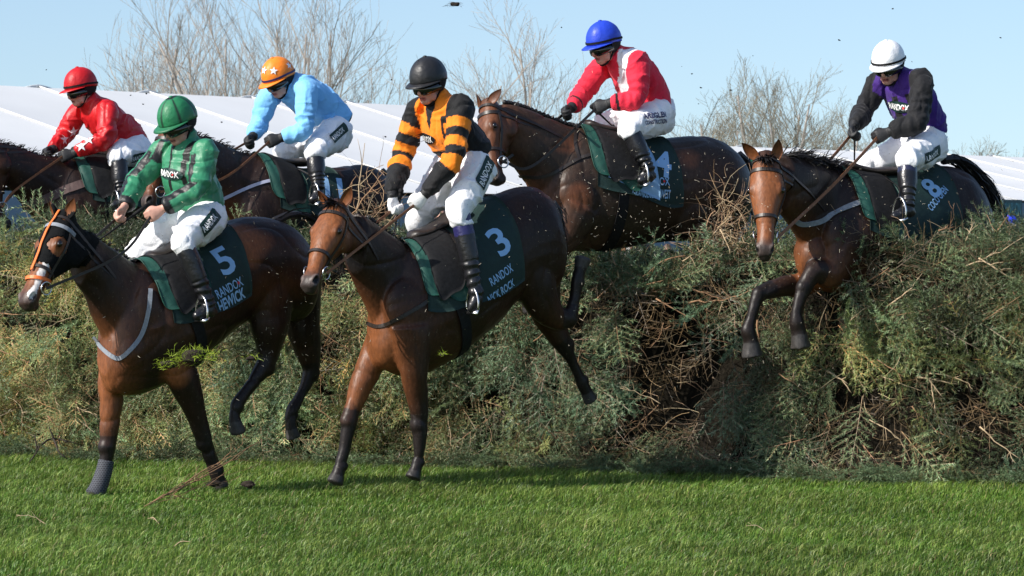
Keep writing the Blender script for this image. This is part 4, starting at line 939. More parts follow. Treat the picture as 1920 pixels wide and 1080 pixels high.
for i, (a, t, s_, l) in enumerate(((1405, 170, 1.4, 'budding bare tree at the left of the clump behind the right horse'), (1455, 128, 1.2, 'tallest budding bare tree of the right hand clump'), (1505, 150, 1.3, 'budding bare tree with olive twigs in the middle of the right clump'), (1550, 215, 1.5, 'low rounded bare tree before the purple jockey'), (1605, 220, 1.6, 'low rounded bare tree behind the purple jockey\'s arm'), (1645, 225, 1.6, 'low bare bush between the purple jockey\'s gloves and chest'), (1800, 245, 1.5, 'small bare bush behind the purple jockey\'s back'), (1360, 230, 1.4, 'low bare bush behind the rump of horse 4'))): tree(a, t, 112+3*i, s_, l, 'budding_tree', 4, 2, 40+i)
# ------------------------------------------------------------------ the six racehorses (photo points, lateral metres, half widths)
HS = {}
HS['A'] = dict(label='dark bay racehorse number 5 landing with black hood, orange noseband and white nose', frame=(205, 20.38, 50),
    trunk=[(572, 485, 577, 545, .10), (556, 440, 566, 600, .20), (520, 412, 524, 600, .260), (470, 407, 474, 592, .260), (412, 418, 430, 622, .265), (355, 455, 378, 668, .280),
           (305, 480, 325, 708, .280), (262, 490, 280, 733, .25), (235, 505, 240, 742, .20), (212, 560, 208, 735, .15), (198, 620, 194, 705, .08)],
    neck=[(262, 492, 250, 700, .17), (240, 487, 212, 660, .135), (212, 468, 185, 610, .110), (180, 446, 168, 570, .095), (146, 424, 146, 535, .085)],
    poll=(119, 414, 0), muzzle=(47, 571, .30), yaw=42, dark_nose=.75, blaze=(.52, .95, .019),
    ears=[(95, 417, 93, 376, -1), (132, 420, 139, 372, 1)], coat=(.185, .064, .023), lit_spots=[(468, 440, .26, .20), (330, 700, .2, .12)],
    legs=[[(240, 600, -.13, .13, .085), (212, 700, -.12, .092, .08), (208, 765, -.12, .072, .066), (203, 838, -.12, .050, .048), (196, 880, -.12, .037, .035), (184, 915, -.12, .042, .040), (174, 932, -.12, .042, .042), (156, 939, -.12, .040, .046)],
          [(300, 600, .16, .15, .09), (345, 715, .14, .105, .085), (362, 765, .13, .075, .066), (384, 830, .12, .050, .048), (397, 868, .12, .033, .034), (404, 884, .12, .042, .040), (409, 898, .12, .044, .042), (415, 915, .12, .056, .052)],
          [(505, 500, .13, .20, .12), (505, 605, .13, .14, .10), (502, 655, .12, .080, .062), (496, 685, .12, .058, .050), (466, 728, .12, .038, .036), (444, 760, .12, .044, .042), (441, 785, .12, .038, .038), (447, 812, .12, .052, .052)],
          [(560, 520, -.13, .18, .12), (570, 620, -.13, .12, .09), (580, 670, -.12, .080, .060), (582, 700, -.12, .056, .05), (562, 745, -.12, .036, .036), (546, 775, -.12, .042, .04), (545, 800, -.12, .038, .038), (550, 822, -.12, .05, .05)]],
    bulges=[(300, 590, .13, .20, .11, .24, 20), (520, 500, .13, .20, .11, .19, 0), (250, 660, .12, .10, .08, .12, 0)])
HS['B'] = dict(label='bay racehorse number 3 descending with plain brown face and snaffle ring', frame=(700, 20.60, 54),
    trunk=[(1042, 440, 1040, 510, .10), (1028, 380, 1028, 550, .20), (995, 347, 1002, 556, .265), (945, 358, 966, 565, .265), (895, 388, 920, 612, .275), (845, 418, 868, 655, .295),
           (800, 440, 818, 690, .285), (765, 455, 768, 708, .25), (742, 472, 730, 700, .20), (720, 525, 705, 680, .15), (706, 570, 696, 640, .08)],
    neck=[(775, 458, 742, 680, .17), (757, 455, 718, 640, .135), (732, 440, 700, 600, .115, .01), (702, 418, 684, 560, .100, .03), (668, 398, 664, 515, .090, .05)],
    poll=(631, 392, .07), muzzle=(576, 538, .33), yaw=27, dark_nose=.9,
    ears=[(612, 383, 596, 357, -1), (652, 387, 659, 351, 1)], coat=(.185, .064, .023),
    legs=[[(730, 600, -.13, .13, .085), (692, 690, -.12, .090, .078), (672, 735, -.12, .070, .066), (655, 790, -.12, .050, .048), (645, 845, -.12, .035, .034), (638, 872, -.12, .042, .040), (634, 888, -.12, .040, .040), (628, 905, -.12, .054, .052)],
          [(770, 610, .16, .15, .09), (775, 695, .14, .095, .085), (782, 740, .13, .072, .066), (787, 795, .12, .050, .048), (786, 845, .12, .034, .034), (784, 866, .12, .042, .040), (780, 880, .12, .042, .042), (774, 897, .12, .056, .052)],
          [(985, 450, .13, .20, .12), (1010, 555, .13, .13, .10), (1040, 592, .12, .085, .062), (1064, 598, .12, .060, .050), (1078, 560, .12, .036, .036), (1082, 528, .12, .044, .040), (1088, 506, .12, .040, .040), (1094, 484, .12, .054, .05)],
          [(1010, 470, -.13, .18, .12), (1020, 570, -.13, .12, .09), (1045, 625, -.12, .080, .060), (1058, 650, -.12, .056, .05), (1078, 690, -.12, .036, .036), (1090, 715, -.12, .042, .04), (1098, 732, -.12, .038, .038), (1108, 752, -.12, .05, .05)]],
    bulges=[(775, 590, .13, .20, .11, .24, 30), (1000, 440, .13, .20, .11, .19, 20)])
HS['C'] = dict(label='dark racehorse under the red jockey, cut by the left edge of the photo', frame=(150, 25.0, 56),
    trunk=[(385, 345, 388, 395, .10), (372, 318, 378, 440, .20), (345, 300, 350, 455, .265), (310, 296, 314, 455, .265), (270, 298, 275, 460, .275), (225, 298, 232, 468, .295),
           (185, 295, 190, 475, .285), (150, 292, 155, 478, .25), (120, 300, 118, 475, .20), (98, 330, 92, 465, .15), (84, 370, 78, 440, .08)],
    neck=[(150, 294, 112, 470, .17), (110, 292, 80, 430, .13), (60, 284, 42, 385, .11), (15, 270, 14, 350, .095), (-20, 262, -5, 335, .085)],
    poll=(-45, 268, 0), muzzle=(-2, 432, .05), yaw=62, ears=[(-60, 265, -66, 232, -1), (-40, 262, -38, 230, 1)], coat=(.060, .022, .010),
    legs=[[(130, 400, -.13, .13, .085), (100, 470, -.12, .09, .08), (70, 500, -.12, .07, .06), (45, 505, -.12, .05, .048), (60, 545, -.12, .034, .034), (75, 570, -.12, .042, .04), (80, 585, -.12, .04, .04), (84, 600, -.12, .054, .05)],
          [(160, 400, .16, .15, .09), (150, 475, .14, .09, .08), (120, 510, .13, .07, .06), (95, 520, .12, .05, .048), (112, 560, .12, .034, .034), (125, 580, .12, .042, .04), (130, 595, .12, .04, .04), (134, 610, .12, .054, .05)],
          [(345, 390, .13, .19, .12), (335, 460, .13, .12, .1), (360, 510, .12, .08, .06), (372, 530, .12, .056, .05), (385, 580, .12, .036, .036), (392, 600, .12, .042, .04), (396, 612, .12, .04, .04), (402, 628, .12, .05, .05)],
          [(365, 390, -.13, .18, .12), (360, 460, -.13, .12, .1), (385, 510, -.12, .08, .06), (397, 530, -.12, .056, .05), (410, 580, -.12, .036, .036), (417, 600, -.12, .042, .04), (420, 612, -.12, .04, .04), (426, 628, -.12, .05, .05)]],
    bulges=[(165, 395, .13, .20, .11, .22, 20)], vox=.012)
HS['D'] = dict(label='dark bay racehorse behind the green jockey, ridden by the pale blue jockey', frame=(455, 23.9, 54),
    trunk=[(722, 350, 722, 400, .10), (710, 322, 712, 440, .20), (682, 309, 688, 455, .265), (645, 310, 650, 462, .265), (600, 316, 610, 475, .275), (560, 318, 568, 488, .295),
           (520, 306, 526, 496, .285), (488, 292, 492, 500, .25), (462, 300, 458, 498, .20), (440, 335, 432, 485, .15), (428, 375, 420, 455, .08)],
    neck=[(490, 292, 455, 480, .17), (455, 284, 425, 445, .13), (415, 268, 395, 400, .11), (378, 255, 365, 360, .095), (345, 246, 340, 345, .085)],
    poll=(318, 248, 0), muzzle=(272, 388, .16), yaw=50, ears=[(300, 250, 294, 222, -1), (330, 245, 338, 215, 1)], coat=(.115, .036, .013),
    legs=[[(470, 420, -.13, .13, .085), (430, 490, -.12, .09, .08), (400, 520, -.12, .07, .06), (375, 525, -.12, .05, .048), (390, 565, -.12, .034, .034), (405, 590, -.12, .042, .04), (410, 605, -.12, .04, .04), (414, 620, -.12, .054, .05)],
          [(500, 420, .16, .15, .09), (490, 500, .14, .09, .08), (465, 535, .13, .07, .06), (440, 540, .12, .05, .048), (455, 580, .12, .034, .034), (470, 605, .12, .042, .04), (475, 620, .12, .04, .04), (479, 635, .12, .054, .05)],
          [(680, 395, .13, .19, .12), (670, 470, .13, .12, .1), (690, 520, .12, .08, .06), (702, 540, .12, .056, .05), (715, 590, .12, .036, .036), (722, 610, .12, .042, .04), (726, 622, .12, .04, .04), (732, 638, .12, .05, .05)],
          [(700, 395, -.13, .18, .12), (695, 470, -.13, .12, .1), (715, 520, -.12, .08, .06), (727, 540, -.12, .056, .05), (740, 590, -.12, .036, .036), (747, 610, -.12, .042, .04), (750, 622, -.12, .04, .04), (756, 638, -.12, .05, .05)]],
    bulges=[(500, 410, .13, .20, .11, .22, 20), (690, 370, .12, .17, .10, .16, 0)], vox=.0115)
HS['E'] = dict(label='brown racehorse number 4 with plaited mane, seen side on behind the orange and black jockey', frame=(1000, 22.2, 62),
    trunk=[(1392, 330, 1392, 385, .10), (1380, 292, 1384, 430, .20), (1345, 262, 1352, 458, .265), (1300, 254, 1308, 455, .265), (1250, 258, 1258, 452, .275), (1200, 262, 1206, 460, .295),
           (1150, 252, 1154, 466, .285), (1105, 240, 1102, 470, .25), (1070, 243, 1058, 468, .20), (1035, 285, 1022, 455, .15), (1012, 330, 1002, 425, .08)],
    neck=[(1110, 242, 1060, 450, .17), (1066, 235, 1022, 400, .13), (1018, 217, 988, 345, .11), (975, 200, 966, 312, .095), (940, 193, 948, 292, .085)],
    poll=(916, 202, 0), muzzle=(926, 340, .20), yaw=58, ears=[(905, 205, 893, 176, -1), (922, 215, 940, 167, 1)], coat=(.120, .044, .020), dark=(.030, .019, .013), lit_spots=[(1300, 292, .27, .13), (1070, 268, .15, .10), (1092, 366, .25, .12)],
    legs=[[(1060, 390, -.13, .13, .085), (1020, 455, -.12, .09, .08), (985, 480, -.12, .07, .06), (955, 485, -.12, .05, .048), (970, 530, -.12, .034, .034), (985, 555, -.12, .042, .04), (990, 570, -.12, .04, .04), (994, 585, -.12, .054, .05)],
          [(1090, 390, .16, .15, .09), (1060, 450, .14, .09, .08), (1020, 475, .13, .07, .06), (990, 480, .12, .05, .048), (1005, 520, .12, .034, .034), (1018, 540, .12, .042, .04), (1022, 555, .12, .04, .04), (1026, 570, .12, .054, .05)],
          [(1345, 360, .13, .20, .12), (1325, 440, .13, .14, .1), (1345, 490, .12, .08, .06), (1362, 510, .12, .056, .05), (1380, 560, .12, .036, .036), (1388, 585, .12, .042, .04), (1392, 600, .12, .04, .04), (1400, 615, .12, .05, .05)],
          [(1365, 360, -.13, .19, .12), (1355, 440, -.13, .12, .1), (1375, 490, -.12, .08, .06), (1392, 510, -.12, .056, .05), (1410, 560, -.12, .036, .036), (1418, 585, -.12, .042, .04), (1422, 600, -.12, .04, .04), (1430, 615, -.12, .05, .05)]],
    bulges=[(1095, 370, .13, .20, .11, .24, 20), (1335, 345, .13, .21, .11, .19, 0), (1290, 400, .17, .16, .10, .15, 0)])
HS['F'] = dict(label='bay racehorse number 8 clearing the fence, face to the camera, forelegs folded', frame=(1520, 21.75, 55),
    trunk=[(1842, 400, 1842, 470, .10), (1826, 350, 1830, 515, .20), (1792, 316, 1798, 535, .265), (1745, 312, 1750, 545, .265), (1700, 322, 1704, 555, .275), (1655, 330, 1652, 560, .295),
           (1615, 328, 1604, 558, .285), (1580, 325, 1566, 552, .25), (1555, 340, 1542, 545, .20), (1532, 395, 1522, 535, .15), (1516, 440, 1512, 500, .08)],
    neck=[(1590, 322, 1556, 525, .17), (1555, 312, 1525, 490, .13), (1525, 302, 1505, 455, .115, .04), (1496, 294, 1484, 420, .105, .09), (1466, 290, 1466, 395, .090, .13)],
    poll=(1438, 303, .17), muzzle=(1434, 481, .24), yaw=10, dark_nose=.9, black_from=1,
    ears=[(1417, 307, 1391, 268, -1), (1457, 297, 1460, 261, 1)], coat=(.185, .064, .023), lit_spots=[(1655, 390, .3, .14)],
    legs=[[(1560, 470, -.13, .13, .085), (1512, 530, -.10, .090, .075), (1470, 536, -.08, .072, .066), (1424, 553, -.08, .052, .050), (1408, 598, -.08, .036, .036), (1403, 620, -.08, .052, .050), (1407, 638, -.08, .052, .052), (1411, 668, -.08, .078, .074)],
          [(1590, 460, .16, .15, .09), (1560, 512, .14, .10, .085), (1530, 508, .13, .075, .068), (1508, 540, .12, .054, .050), (1494, 582, .12, .036, .036), (1494, 603, .12, .052, .050), (1498, 622, .12, .052, .052), (1502, 652, .12, .076, .072)],
          [(1790, 430, .13, .20, .12), (1780, 520, .13, .14, .1), (1800, 570, .12, .08, .06), (1812, 590, .12, .056, .05), (1825, 640, .12, .036, .036), (1832, 662, .12, .042, .04), (1836, 675, .12, .04, .04), (1842, 690, .12, .05, .05)],
          [(1815, 430, -.13, .19, .12), (1810, 520, -.13, .12, .1), (1830, 570, -.12, .08, .06), (1842, 590, -.12, .056, .05), (1855, 640, -.12, .036, .036), (1862, 662, -.12, .042, .04), (1866, 675, -.12, .04, .04), (1872, 690, -.12, .05, .05)]],
    bulges=[(1590, 450, .13, .20, .11, .22, 20), (1795, 420, .13, .20, .11, .19, 0), (1520, 480, .02, .10, .12, .16, 0)])
H = {}
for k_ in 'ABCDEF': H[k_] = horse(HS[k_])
# ------------------------------------------------------------------ the six jockeys
BLK = np.array((.010, .010, .011)); WHT = np.array((.80, .80, .80))
def base(P, c): return np.tile(np.array(c, float), (len(P), 1))
def sleeve(arm, lat, lo=.10): # true on sleeve cloth, with the parameter along the arm
    o = {}
    for sd in 'FN': d, t = arm[sd]; o[sd] = (d < .098)*((np.abs(lat) > .15)+(t > .17) > 0)*(t > lo), t
    return o
def silkA(r, P, arm, tT, dT, lat, N):
    c = base(P, (.034, .205, .105)); h = r.f.h; fr = N@h
    c[(np.abs(lat) < .016)*(fr > .1)*(tT > .45)] = BLK
    c[(np.abs(lat-.118) < .024)*(tT > .50)] = BLK; c[(np.abs(lat+.125) < .018)*(tT > .72)] = BLK
    for sd, (m, t) in sleeve(arm, lat).items():
        A, E, Wr = r.J['sh'+sd], r.J['el'+sd], r.J['wr'+sd]; ax = np.where((t < .5)[:, None], unit(E-A), unit(Wr-E))
        v = np.cross(ax, h); nl = np.linalg.norm(v, axis=1, keepdims=True)+1e-6; s = np.einsum('ij,ij->i', N, v/nl)
        side = 1 if sd == 'N' else -1
        c[m] = (.034, .205, .105); c[m*(np.abs(s-.15*side) < .42)*((N@(h*.7+UP*.3)) > -.1)] = BLK; c[m*(t > .90)] = BLK
    return c
def silkB(r, P, arm, tT, dT, lat, N):
    O = (.80, .215, .014); c = base(P, BLK); h = r.f.h; fr = N@h
    c[(np.abs(lat+.01) < .112)*(tT > .42)*((fr > .0)+(tT > .86) > 0)] = O
    c[(np.abs(lat-.055) < .085)*(tT > .80)] = O
    c[(np.abs(lat) < .15)*(fr > .2)*(tT > .24)*(tT < .30)] = O
    c[(np.abs(lat) < .042*np.clip((tT-.62)/.3, 0, 1))*(fr > .1)] = BLK
    for sd, (m, t) in sleeve(arm, lat, .04).items():
        c[m] = BLK; k = hoop(t, (.15, .255, .345, .455, .55, .65)); c[m*(k % 2 == 1)] = O
    return c
def silkC(r, P, arm, tT, dT, lat, N):
    c = base(P, (.50, .008, .012)); return c
def silkD(r, P, arm, tT, dT, lat, N):
    c = base(P, (.20, .50, .86)); c[(tT < .03)] = BLK; return c
def silkE(r, P, arm, tT, dT, lat, N):
    c = base(P, (.66, .022, .050)); h = r.f.h; fr = N@h; mid = -.045+.17*np.clip((tT-.35)/.6, 0, 1)
    sl = sleeve(arm, lat)
    w = (np.abs(lat-mid) < .056)*((fr > -.1)+(tT > .8) > 0)*(tT > .18); c[w] = (.78, .76, .80)
    for sd, (m, t) in sl.items(): c[m*(t > .17)] = (.66, .022, .050); c[m*(np.abs(t-.86) < .022)] = BLK
    return c
def silkF(r, P, arm, tT, dT, lat, N):
    c = base(P, (.050, .018, .175)); h = r.f.h; fr = N@h
    c[(np.abs(lat) < .028)*(fr > .1)*(tT < .80)] = BLK
    for sd in 'FN': d, t = arm[sd]; c[(d < .110)*((np.abs(lat) > .135)+(t > .17) > 0)] = (.013, .013, .015)
    return c
RS = {}
RS['A'] = dict(label='person in green and black silks with green cap and bare hands, white breeches', head=(42, 24, 0), hscale=1.04,
    torso=[(380, 392, .155, .125), (367, 362, .178, .140), (353, 328, .190, .140), (350, 298, .180, .110), (351, 282, .095, .070)],
    J=dict(head=(333, 226, 0), shF=(305, 296, -.17), shN=(386, 296, .17), elF=(256, 344, -.22), elN=(370, 354, .24), wrF=(233, 388, -.10), wrN=(306, 391, .14), haF=(216, 416, -.10), haN=(272, 411, .10),
           hipF=(362, 408, -.12), hipN=(393, 406, .12), knF=(262, 468, -.24), knN=(342, 452, .28), anF=(300, 585, -.34), toF=(270, 600, -.35), anN=(393, 574, .37), toN=(366, 594, .37)),
    silk=silkA, silkmat='satin', cap=(.018, .165, .068), capmat='satin', peak=(.016, .13, .056), capfn=lambda az, el, t: BLK if (abs(math.sin(3*az)) < .10 and t > .1) or t < .16 else (.018, .165, .068))
RS['B'] = dict(label='person in black and orange hooped silks, black cap and white gloves', head=(36, 16, 0), hscale=1.02,
    torso=[(882, 292, .165, .130), (864, 270, .180, .140), (840, 240, .192, .145), (829, 212, .180, .110), (823, 198, .092, .070)],
    J=dict(head=(803, 151, 0), shF=(784, 214, -.17), shN=(865, 211, .17), elF=(756, 290, -.24), elN=(850, 298, .26), wrF=(735, 368, -.10), wrN=(797, 364, .14), haF=(742, 402, -.08), haN=(768, 394, .08),
           hipF=(850, 312, -.12), hipN=(893, 310, .12), knF=(782, 412, -.24), knN=(862, 394, .28), anF=(800, 520, -.36), toF=(775, 535, -.36), anN=(893, 552, .37), toN=(880, 584, .37)),
    silk=silkB, cap=(.016, .016, .018), glove=(.78, .78, .78), cuff=(.012, .012, .013), boottop=(.30, (.020, .018, .085)), boot=-.04)
RS['C'] = dict(label='person in shiny red silks with red cap and black gloves', head=(56, 14, 0), silkmat='satin', capmat='satin', band='black',
    torso=[(252, 281, .155, .125), (236, 262, .170, .135), (208, 236, .185, .140), (182, 214, .180, .115), (173, 201, .092, .070)],
    J=dict(head=(151, 163, 0), shF=(146, 219, -.17), shN=(203, 215, .17), elF=(122, 252, -.22), elN=(197, 262, .24), wrF=(98, 281, -.10), wrN=(140, 287, .14), haF=(82, 290, -.08), haN=(108, 295, .10),
           hipF=(235, 284, -.11), hipN=(258, 281, .12), knF=(180, 300, -.22), knN=(222, 294, .28), anF=(205, 385, -.34), toF=(185, 400, -.35), anN=(228, 372, .37), toN=(206, 390, .37)),
    silk=silkC, cap=(.46, .008, .012), glove=(.014, .014, .015))
RS['D'] = dict(label='person in plain pale blue silks with orange starred cap', head=(48, 26, 0), hscale=1.0, band='print_navy',
    torso=[(632, 232, .155, .125), (612, 208, .170, .135), (580, 184, .185, .140), (552, 172, .180, .115), (541, 163, .092, .070)],
    J=dict(head=(522, 145, 0), shF=(505, 189, -.17), shN=(574, 180, .17), elF=(486, 231, -.22), elN=(571, 244, .24), wrF=(474, 256, -.10), wrN=(528, 258, .14), haF=(461, 270, -.08), haN=(495, 268, .10),
           hipF=(610, 247, -.11), hipN=(632, 245, .12), knF=(530, 285, -.22), knN=(590, 284, .28), anF=(560, 365, -.34), toF=(540, 385, -.35), anN=(597, 356, .37), toN=(583, 378, .37)),
    silk=silkD, cap=(.84, .22, .018), glove=(.014, .014, .015), boottop=(.2, (.02, .03, .09)))
RS['E'] = dict(label='person in red silks with white sash and blue cap', head=(50, 16, 0), hscale=1.0, band='black',
    torso=[(1224, 207, .155, .125), (1217, 186, .170, .138), (1200, 156, .186, .142), (1174, 128, .180, .115), (1164, 114, .092, .070)],
    J=dict(head=(1132, 80, 0), shF=(1124, 137, -.17), shN=(1196, 128, .17), elF=(1095, 172, -.22), elN=(1194, 184, .24), wrF=(1072, 202, -.10), wrN=(1142, 194, .14), haF=(1052, 217, -.08), haN=(1108, 205, .08),
           hipF=(1215, 220, -.11), hipN=(1240, 217, .12), knF=(1128, 234, -.22), knN=(1180, 240, .28), anF=(1150, 320, -.34), toF=(1120, 335, -.35), anN=(1217, 322, .37), toN=(1198, 340, .37)),
    silk=silkE, cap=(.018, .055, .52), glove=(.014, .014, .015))
RS['F'] = dict(label='person in purple silks with black sleeves and white cap', head=(30, 20, 0), hscale=1.0, band='black',
    torso=[(1738, 256, .155, .125), (1731, 233, .170, .138), (1713, 197, .186, .142), (1694, 164, .182, .115), (1690, 149, .092, .070)],
    J=dict(head=(1666, 117, 0), shF=(1648, 163, -.17), shN=(1728, 162, .17), elF=(1618, 207, -.22), elN=(1720, 229, .24), wrF=(1602, 235, -.08), wrN=(1668, 247, .14), haF=(1596, 258, -.06), haN=(1636, 260, .08),
           hipF=(1722, 274, -.11), hipN=(1745, 272, .12), knF=(1622, 312, -.22), knN=(1701, 298, .28), anF=(1640, 400, -.34), toF=(1610, 415, -.35), anN=(1702, 388, .37), toN=(1674, 406, .37)),
    silk=silkF, cap=(.80, .80, .82), glove=(.014, .014, .015), boottop=(.30, (.018, .02, .05)), boot=.0)
RD = {}
for k_ in 'ABCDEF': RD[k_] = rider(RS[k_], H[k_])
def put(r, which, name, mats, px, py, ang, items, **kw):
    o = {'j': r.jacket, 'b': r.breeches, 'h': r.helmet}[which]; bv = {'j': r.jb, 'b': r.bb, 'h': r.hb}[which]
    m = decal(bv, px, py, ang, items, **kw)
    if m: m.build(name, [M[x] for x in mats], o, smooth=False)
DK = ['print_dark', 'print_white', 'print_red']
def rdx(w, h): return [('rect', 0, 0, w, h, 0), ('text', -.015*w/.18, 0, w*.76, h*.52, 1, 'RANDOX', .015)]
put(RD['A'], 'j', 'chest_patch', DK, 317, 326, -11, [('oval', 0, 0, .225, .072, 0), ('text', -.004, 0, .175, .040, 1, 'RANDOX', .02), ('oval', .047, .0, .013, .015, 2)])
put(RD['A'], 'b', 'thigh_patch', DK, 396, 414, 50, rdx(.20, .080))
put(RD['B'], 'j', 'chest_patch', ['black', 'print_white', 'print_red'], 800, 260, -9, [('oval', 0, 0, .21, .075, 0), ('text', 0, 0, .17, .042, 1, 'RANDOX', .015)])
put(RD['B'], 'b', 'thigh_patch', DK, 910, 322, 66, rdx(.24, .085))
put(RD['C'], 'b', 'thigh_patch', DK, 262, 294, 12, rdx(.17, .070))
put(RD['D'], 'b', 'thigh_patch', DK, 634, 250, 44, rdx(.18, .070))
put(RD['E'], 'b', 'sponsor_lettering', ['print_navy', 'print_navy'], 1230, 222, 5, [('text', 0, .022, .19, .040, 0, 'ARDGLEN', .03), ('text', 0, -.022, .19, .028, 0, 'CONSTRUCTION', .03)])
put(RD['F'], 'j', 'chest_patch', DK, 1684, 201, -8, [('oval', 0, 0, .215, .078, 0), ('text', -.002, 0, .175, .044, 1, 'RANDOX', .03), ('oval', .048, 0, .015, .017, 2)])
put(RD['F'], 'b', 'thigh_patch', DK, 1750, 290, 46, rdx(.19, .072))
for px, py in ((513, 133), (541, 123), (496, 132)): put(RD['D'], 'h', 'cap_star', ['print_white'], px, py, 5, [('star', 0, 0, .062, .062, 0)])
for px, py in ((137, 247), (120, 262), (152, 274), (166, 262)): put(RD['C'], 'j', 'sleeve_star', ['print_white'], px, py, 20, [('star', 0, 0, .085, .085, 0)])
# ------------------------------------------------------------------ tack
bits = {k: bridle(H[k], col='strap') for k in 'ABCDEF'}
def hnd(k, sd): J = RD[k].J; return J['wr'+sd]*.35+J['ha'+sd]*.65
def reins(k, m='strap', midN=(), midF=(), w=.016):
    h = H[k]; b = bits[k]
    rein(h, None, b[1], hnd(k, 'N'), m, w, .01, [h.f.W(*q) for q in midN]); rein(h, None, b[0], hnd(k, 'F'), m, w, .01, [h.f.W(*q) for q in midF])
reins('A', midN=[(178, 452, .12), (225, 478, .13)][1:2]); reins('B', 'tan', midN=[(705, 440, .13)], midF=[(702, 420, -.02)])
reins('C', 'tan', midN=[(28, 357, .16)]); reins('D', 'tan', midN=[(415, 336, .16)])
reins('E', midN=[(1000, 310, .15)], w=.018); reins('F', 'tan', midN=[(1563, 346, .15)], midF=[(1548, 308, -.05)], w=.020)
# number-5 horse: hood, orange noseband, over-nose strap, breast girth, boot
h = H['A']
def hood(h):
    me = h.o.data; P = pts(me)+ORG[h.o.name]; N = nrm(me); q = P-h.P0; t = (q@h.u)/h.L; a = (q@h.s)/h.k; d = (q@h.w)/h.k
    ins = (t > -.10)*(t < .56+.10*np.clip(-d/.1, 0, 1))*(np.linalg.norm(q-np.outer(t*h.L, h.u), axis=1) < .25*h.k)*(d > -.24)
    eye = np.zeros(len(P), bool)
    for sg in (-1, 1): eye |= (((t-.335)/.095)**2+((d-.012)/.050)**2 < 1)*(a*sg > .03)
    ear = (t < .04)*(np.abs(a) > .042)*(d > .03); ok = ins & ~eye & ~ear
    F = [tuple(p.vertices) for p in me.polygons if all(ok[i] for i in p.vertices) and p.material_index == 0]
    used = sorted({i for f_ in F for i in f_}); mp = {v: i for i, v in enumerate(used)}; V = P[used]+N[used]*.005
    n0 = len(V); F2 = [tuple(mp[i] for i in f_) for f_ in F]; ed = {}
    for f_ in F2:
        for i in range(len(f_)): e = (f_[i], f_[(i+1) % len(f_)]); ed[e] = 1
    rim = [e for e in ed if (e[1], e[0]) not in ed]
    V = np.vstack([V, P[used]-N[used]*.002]); F2 += [(e[1], e[0], e[0]+n0, e[1]+n0) for e in rim]
    return mk('hood', V, F2, M['hoodcloth'], h.o)
M['hoodcloth'] = mat('hood cloth', (.006, .0065, .007), rough=.9, spec=.12, var=.3, vscale=40, bump=.3, bscale=120)
hood(h)
V, F = ring(h.bvh, h.Hd(.70, 0, -.01), unit(h.u-h.w*.35), .020, off=.009, ref=h.w); mk('drop_noseband', V, F, M['orange'], h.o, smooth=False)
P = []; Nn = []
for t in np.linspace(-.06, .66, 26):
    hit = cast(h.bvh, h.Hd(t, 0, -.02), h.w, .4)
    if hit: P.append(hit[0]+h.w*.012); Nn.append(h.w)
mk('face_strap', *ribbon(P, np.array(Nn), .017, .006), M['orange'], h.o, smooth=False)
V, F = ring(h.bvh, h.Hd(.13, 0, -.02), h.u, .024, off=.010, ref=h.w, a0=-110, a1=110); mk('browband', V, F, M['grey'], h.o, smooth=False)
mk('breast_girth', *sstrap(h, [(282, 542), (278, 585), (266, 625), (245, 655), (222, 672), (196, 656), (176, 632)], .026), M['grey'], h.o, smooth=False)
L = h.legs[0]; P = cat(L[3:7], 5)[3:-1]
Pb, Fb = tube(P, np.linspace(.048, .057, len(P)), N=24, sub=2, caps=.05)
def wrapmat():
    m = mat('boot wrap', (.035, .037, .045), rough=.8, var=.1); nt = m.node_tree; N = nt.nodes; Lk = nt.links
    ck = N.new('ShaderNodeTexBrick'); ck.inputs['Scale'].default_value = 1; ck.inputs['Brick Width'].default_value = .016; ck.inputs['Row Height'].default_value = .011; ck.inputs['Mortar Size'].default_value = .0016
    ck.inputs['Color1'].default_value = (.018, .019, .024, 1); ck.inputs['Color2'].default_value = (.022, .023, .03, 1); ck.inputs['Mortar'].default_value = (.09, .095, .11, 1)
    tc = N.new('ShaderNodeTexCoord'); mp = N.new('ShaderNodeMapping'); mp.inputs['Rotation'].default_value = (R(90), 0, R(0)); Lk.new(tc.outputs['Object'], mp.inputs[0]); Lk.new(mp.outputs[0], ck.inputs['Vector'])
    Lk.new(ck.outputs['Color'], N['Principled BSDF'].inputs['Base Color']); return m
mk('leg_boot', Pb, Fb, wrapmat(), h.o)
# breastplates and girths of the others
h = H['B']; mk('breastplate', *sstrap(h, [(812, 558), (785, 575), (745, 598), (712, 612), (688, 606)], .022), M['strap'], h.o, smooth=False)
mk('breastplate', *sstrap(h, [(795, 470), (806, 520), (812, 556)], .016), M['strap'], h.o, smooth=False)
h = H['C']; mk('breastplate', *sstrap(h, [(158, 343), (120, 357), (80, 375), (42, 388)], .062), mat('wide brown strap', (.10, .062, .055), rough=.6, var=.25, vscale=30), h.o, smooth=False)
h = H['D']; mk('breastplate', *sstrap(h, [(524, 335), (490, 343), (455, 356), (416, 374)], .022), mat('pale strap', (.36, .38, .50), rough=.5), h.o, smooth=False)
h = H['E']; mk('breastplate', *sstrap(h, [(1114, 288), (1085, 298), (1050, 318), (1015, 332), (975, 330)], .020), M['strap'], h.o, smooth=False)
mk('neck_strap', *sstrap(h, [(1080, 238), (1078, 262), (1082, 285), (1086, 300)], .020), M['strap'], h.o, smooth=False)
h = H['F']; mk('breastplate', *sstrap(h, [(1650, 360), (1625, 374), (1590, 388), (1560, 403), (1535, 416), (1505, 420), (1490, 412)], .034), M['grey'], h.o, smooth=False)
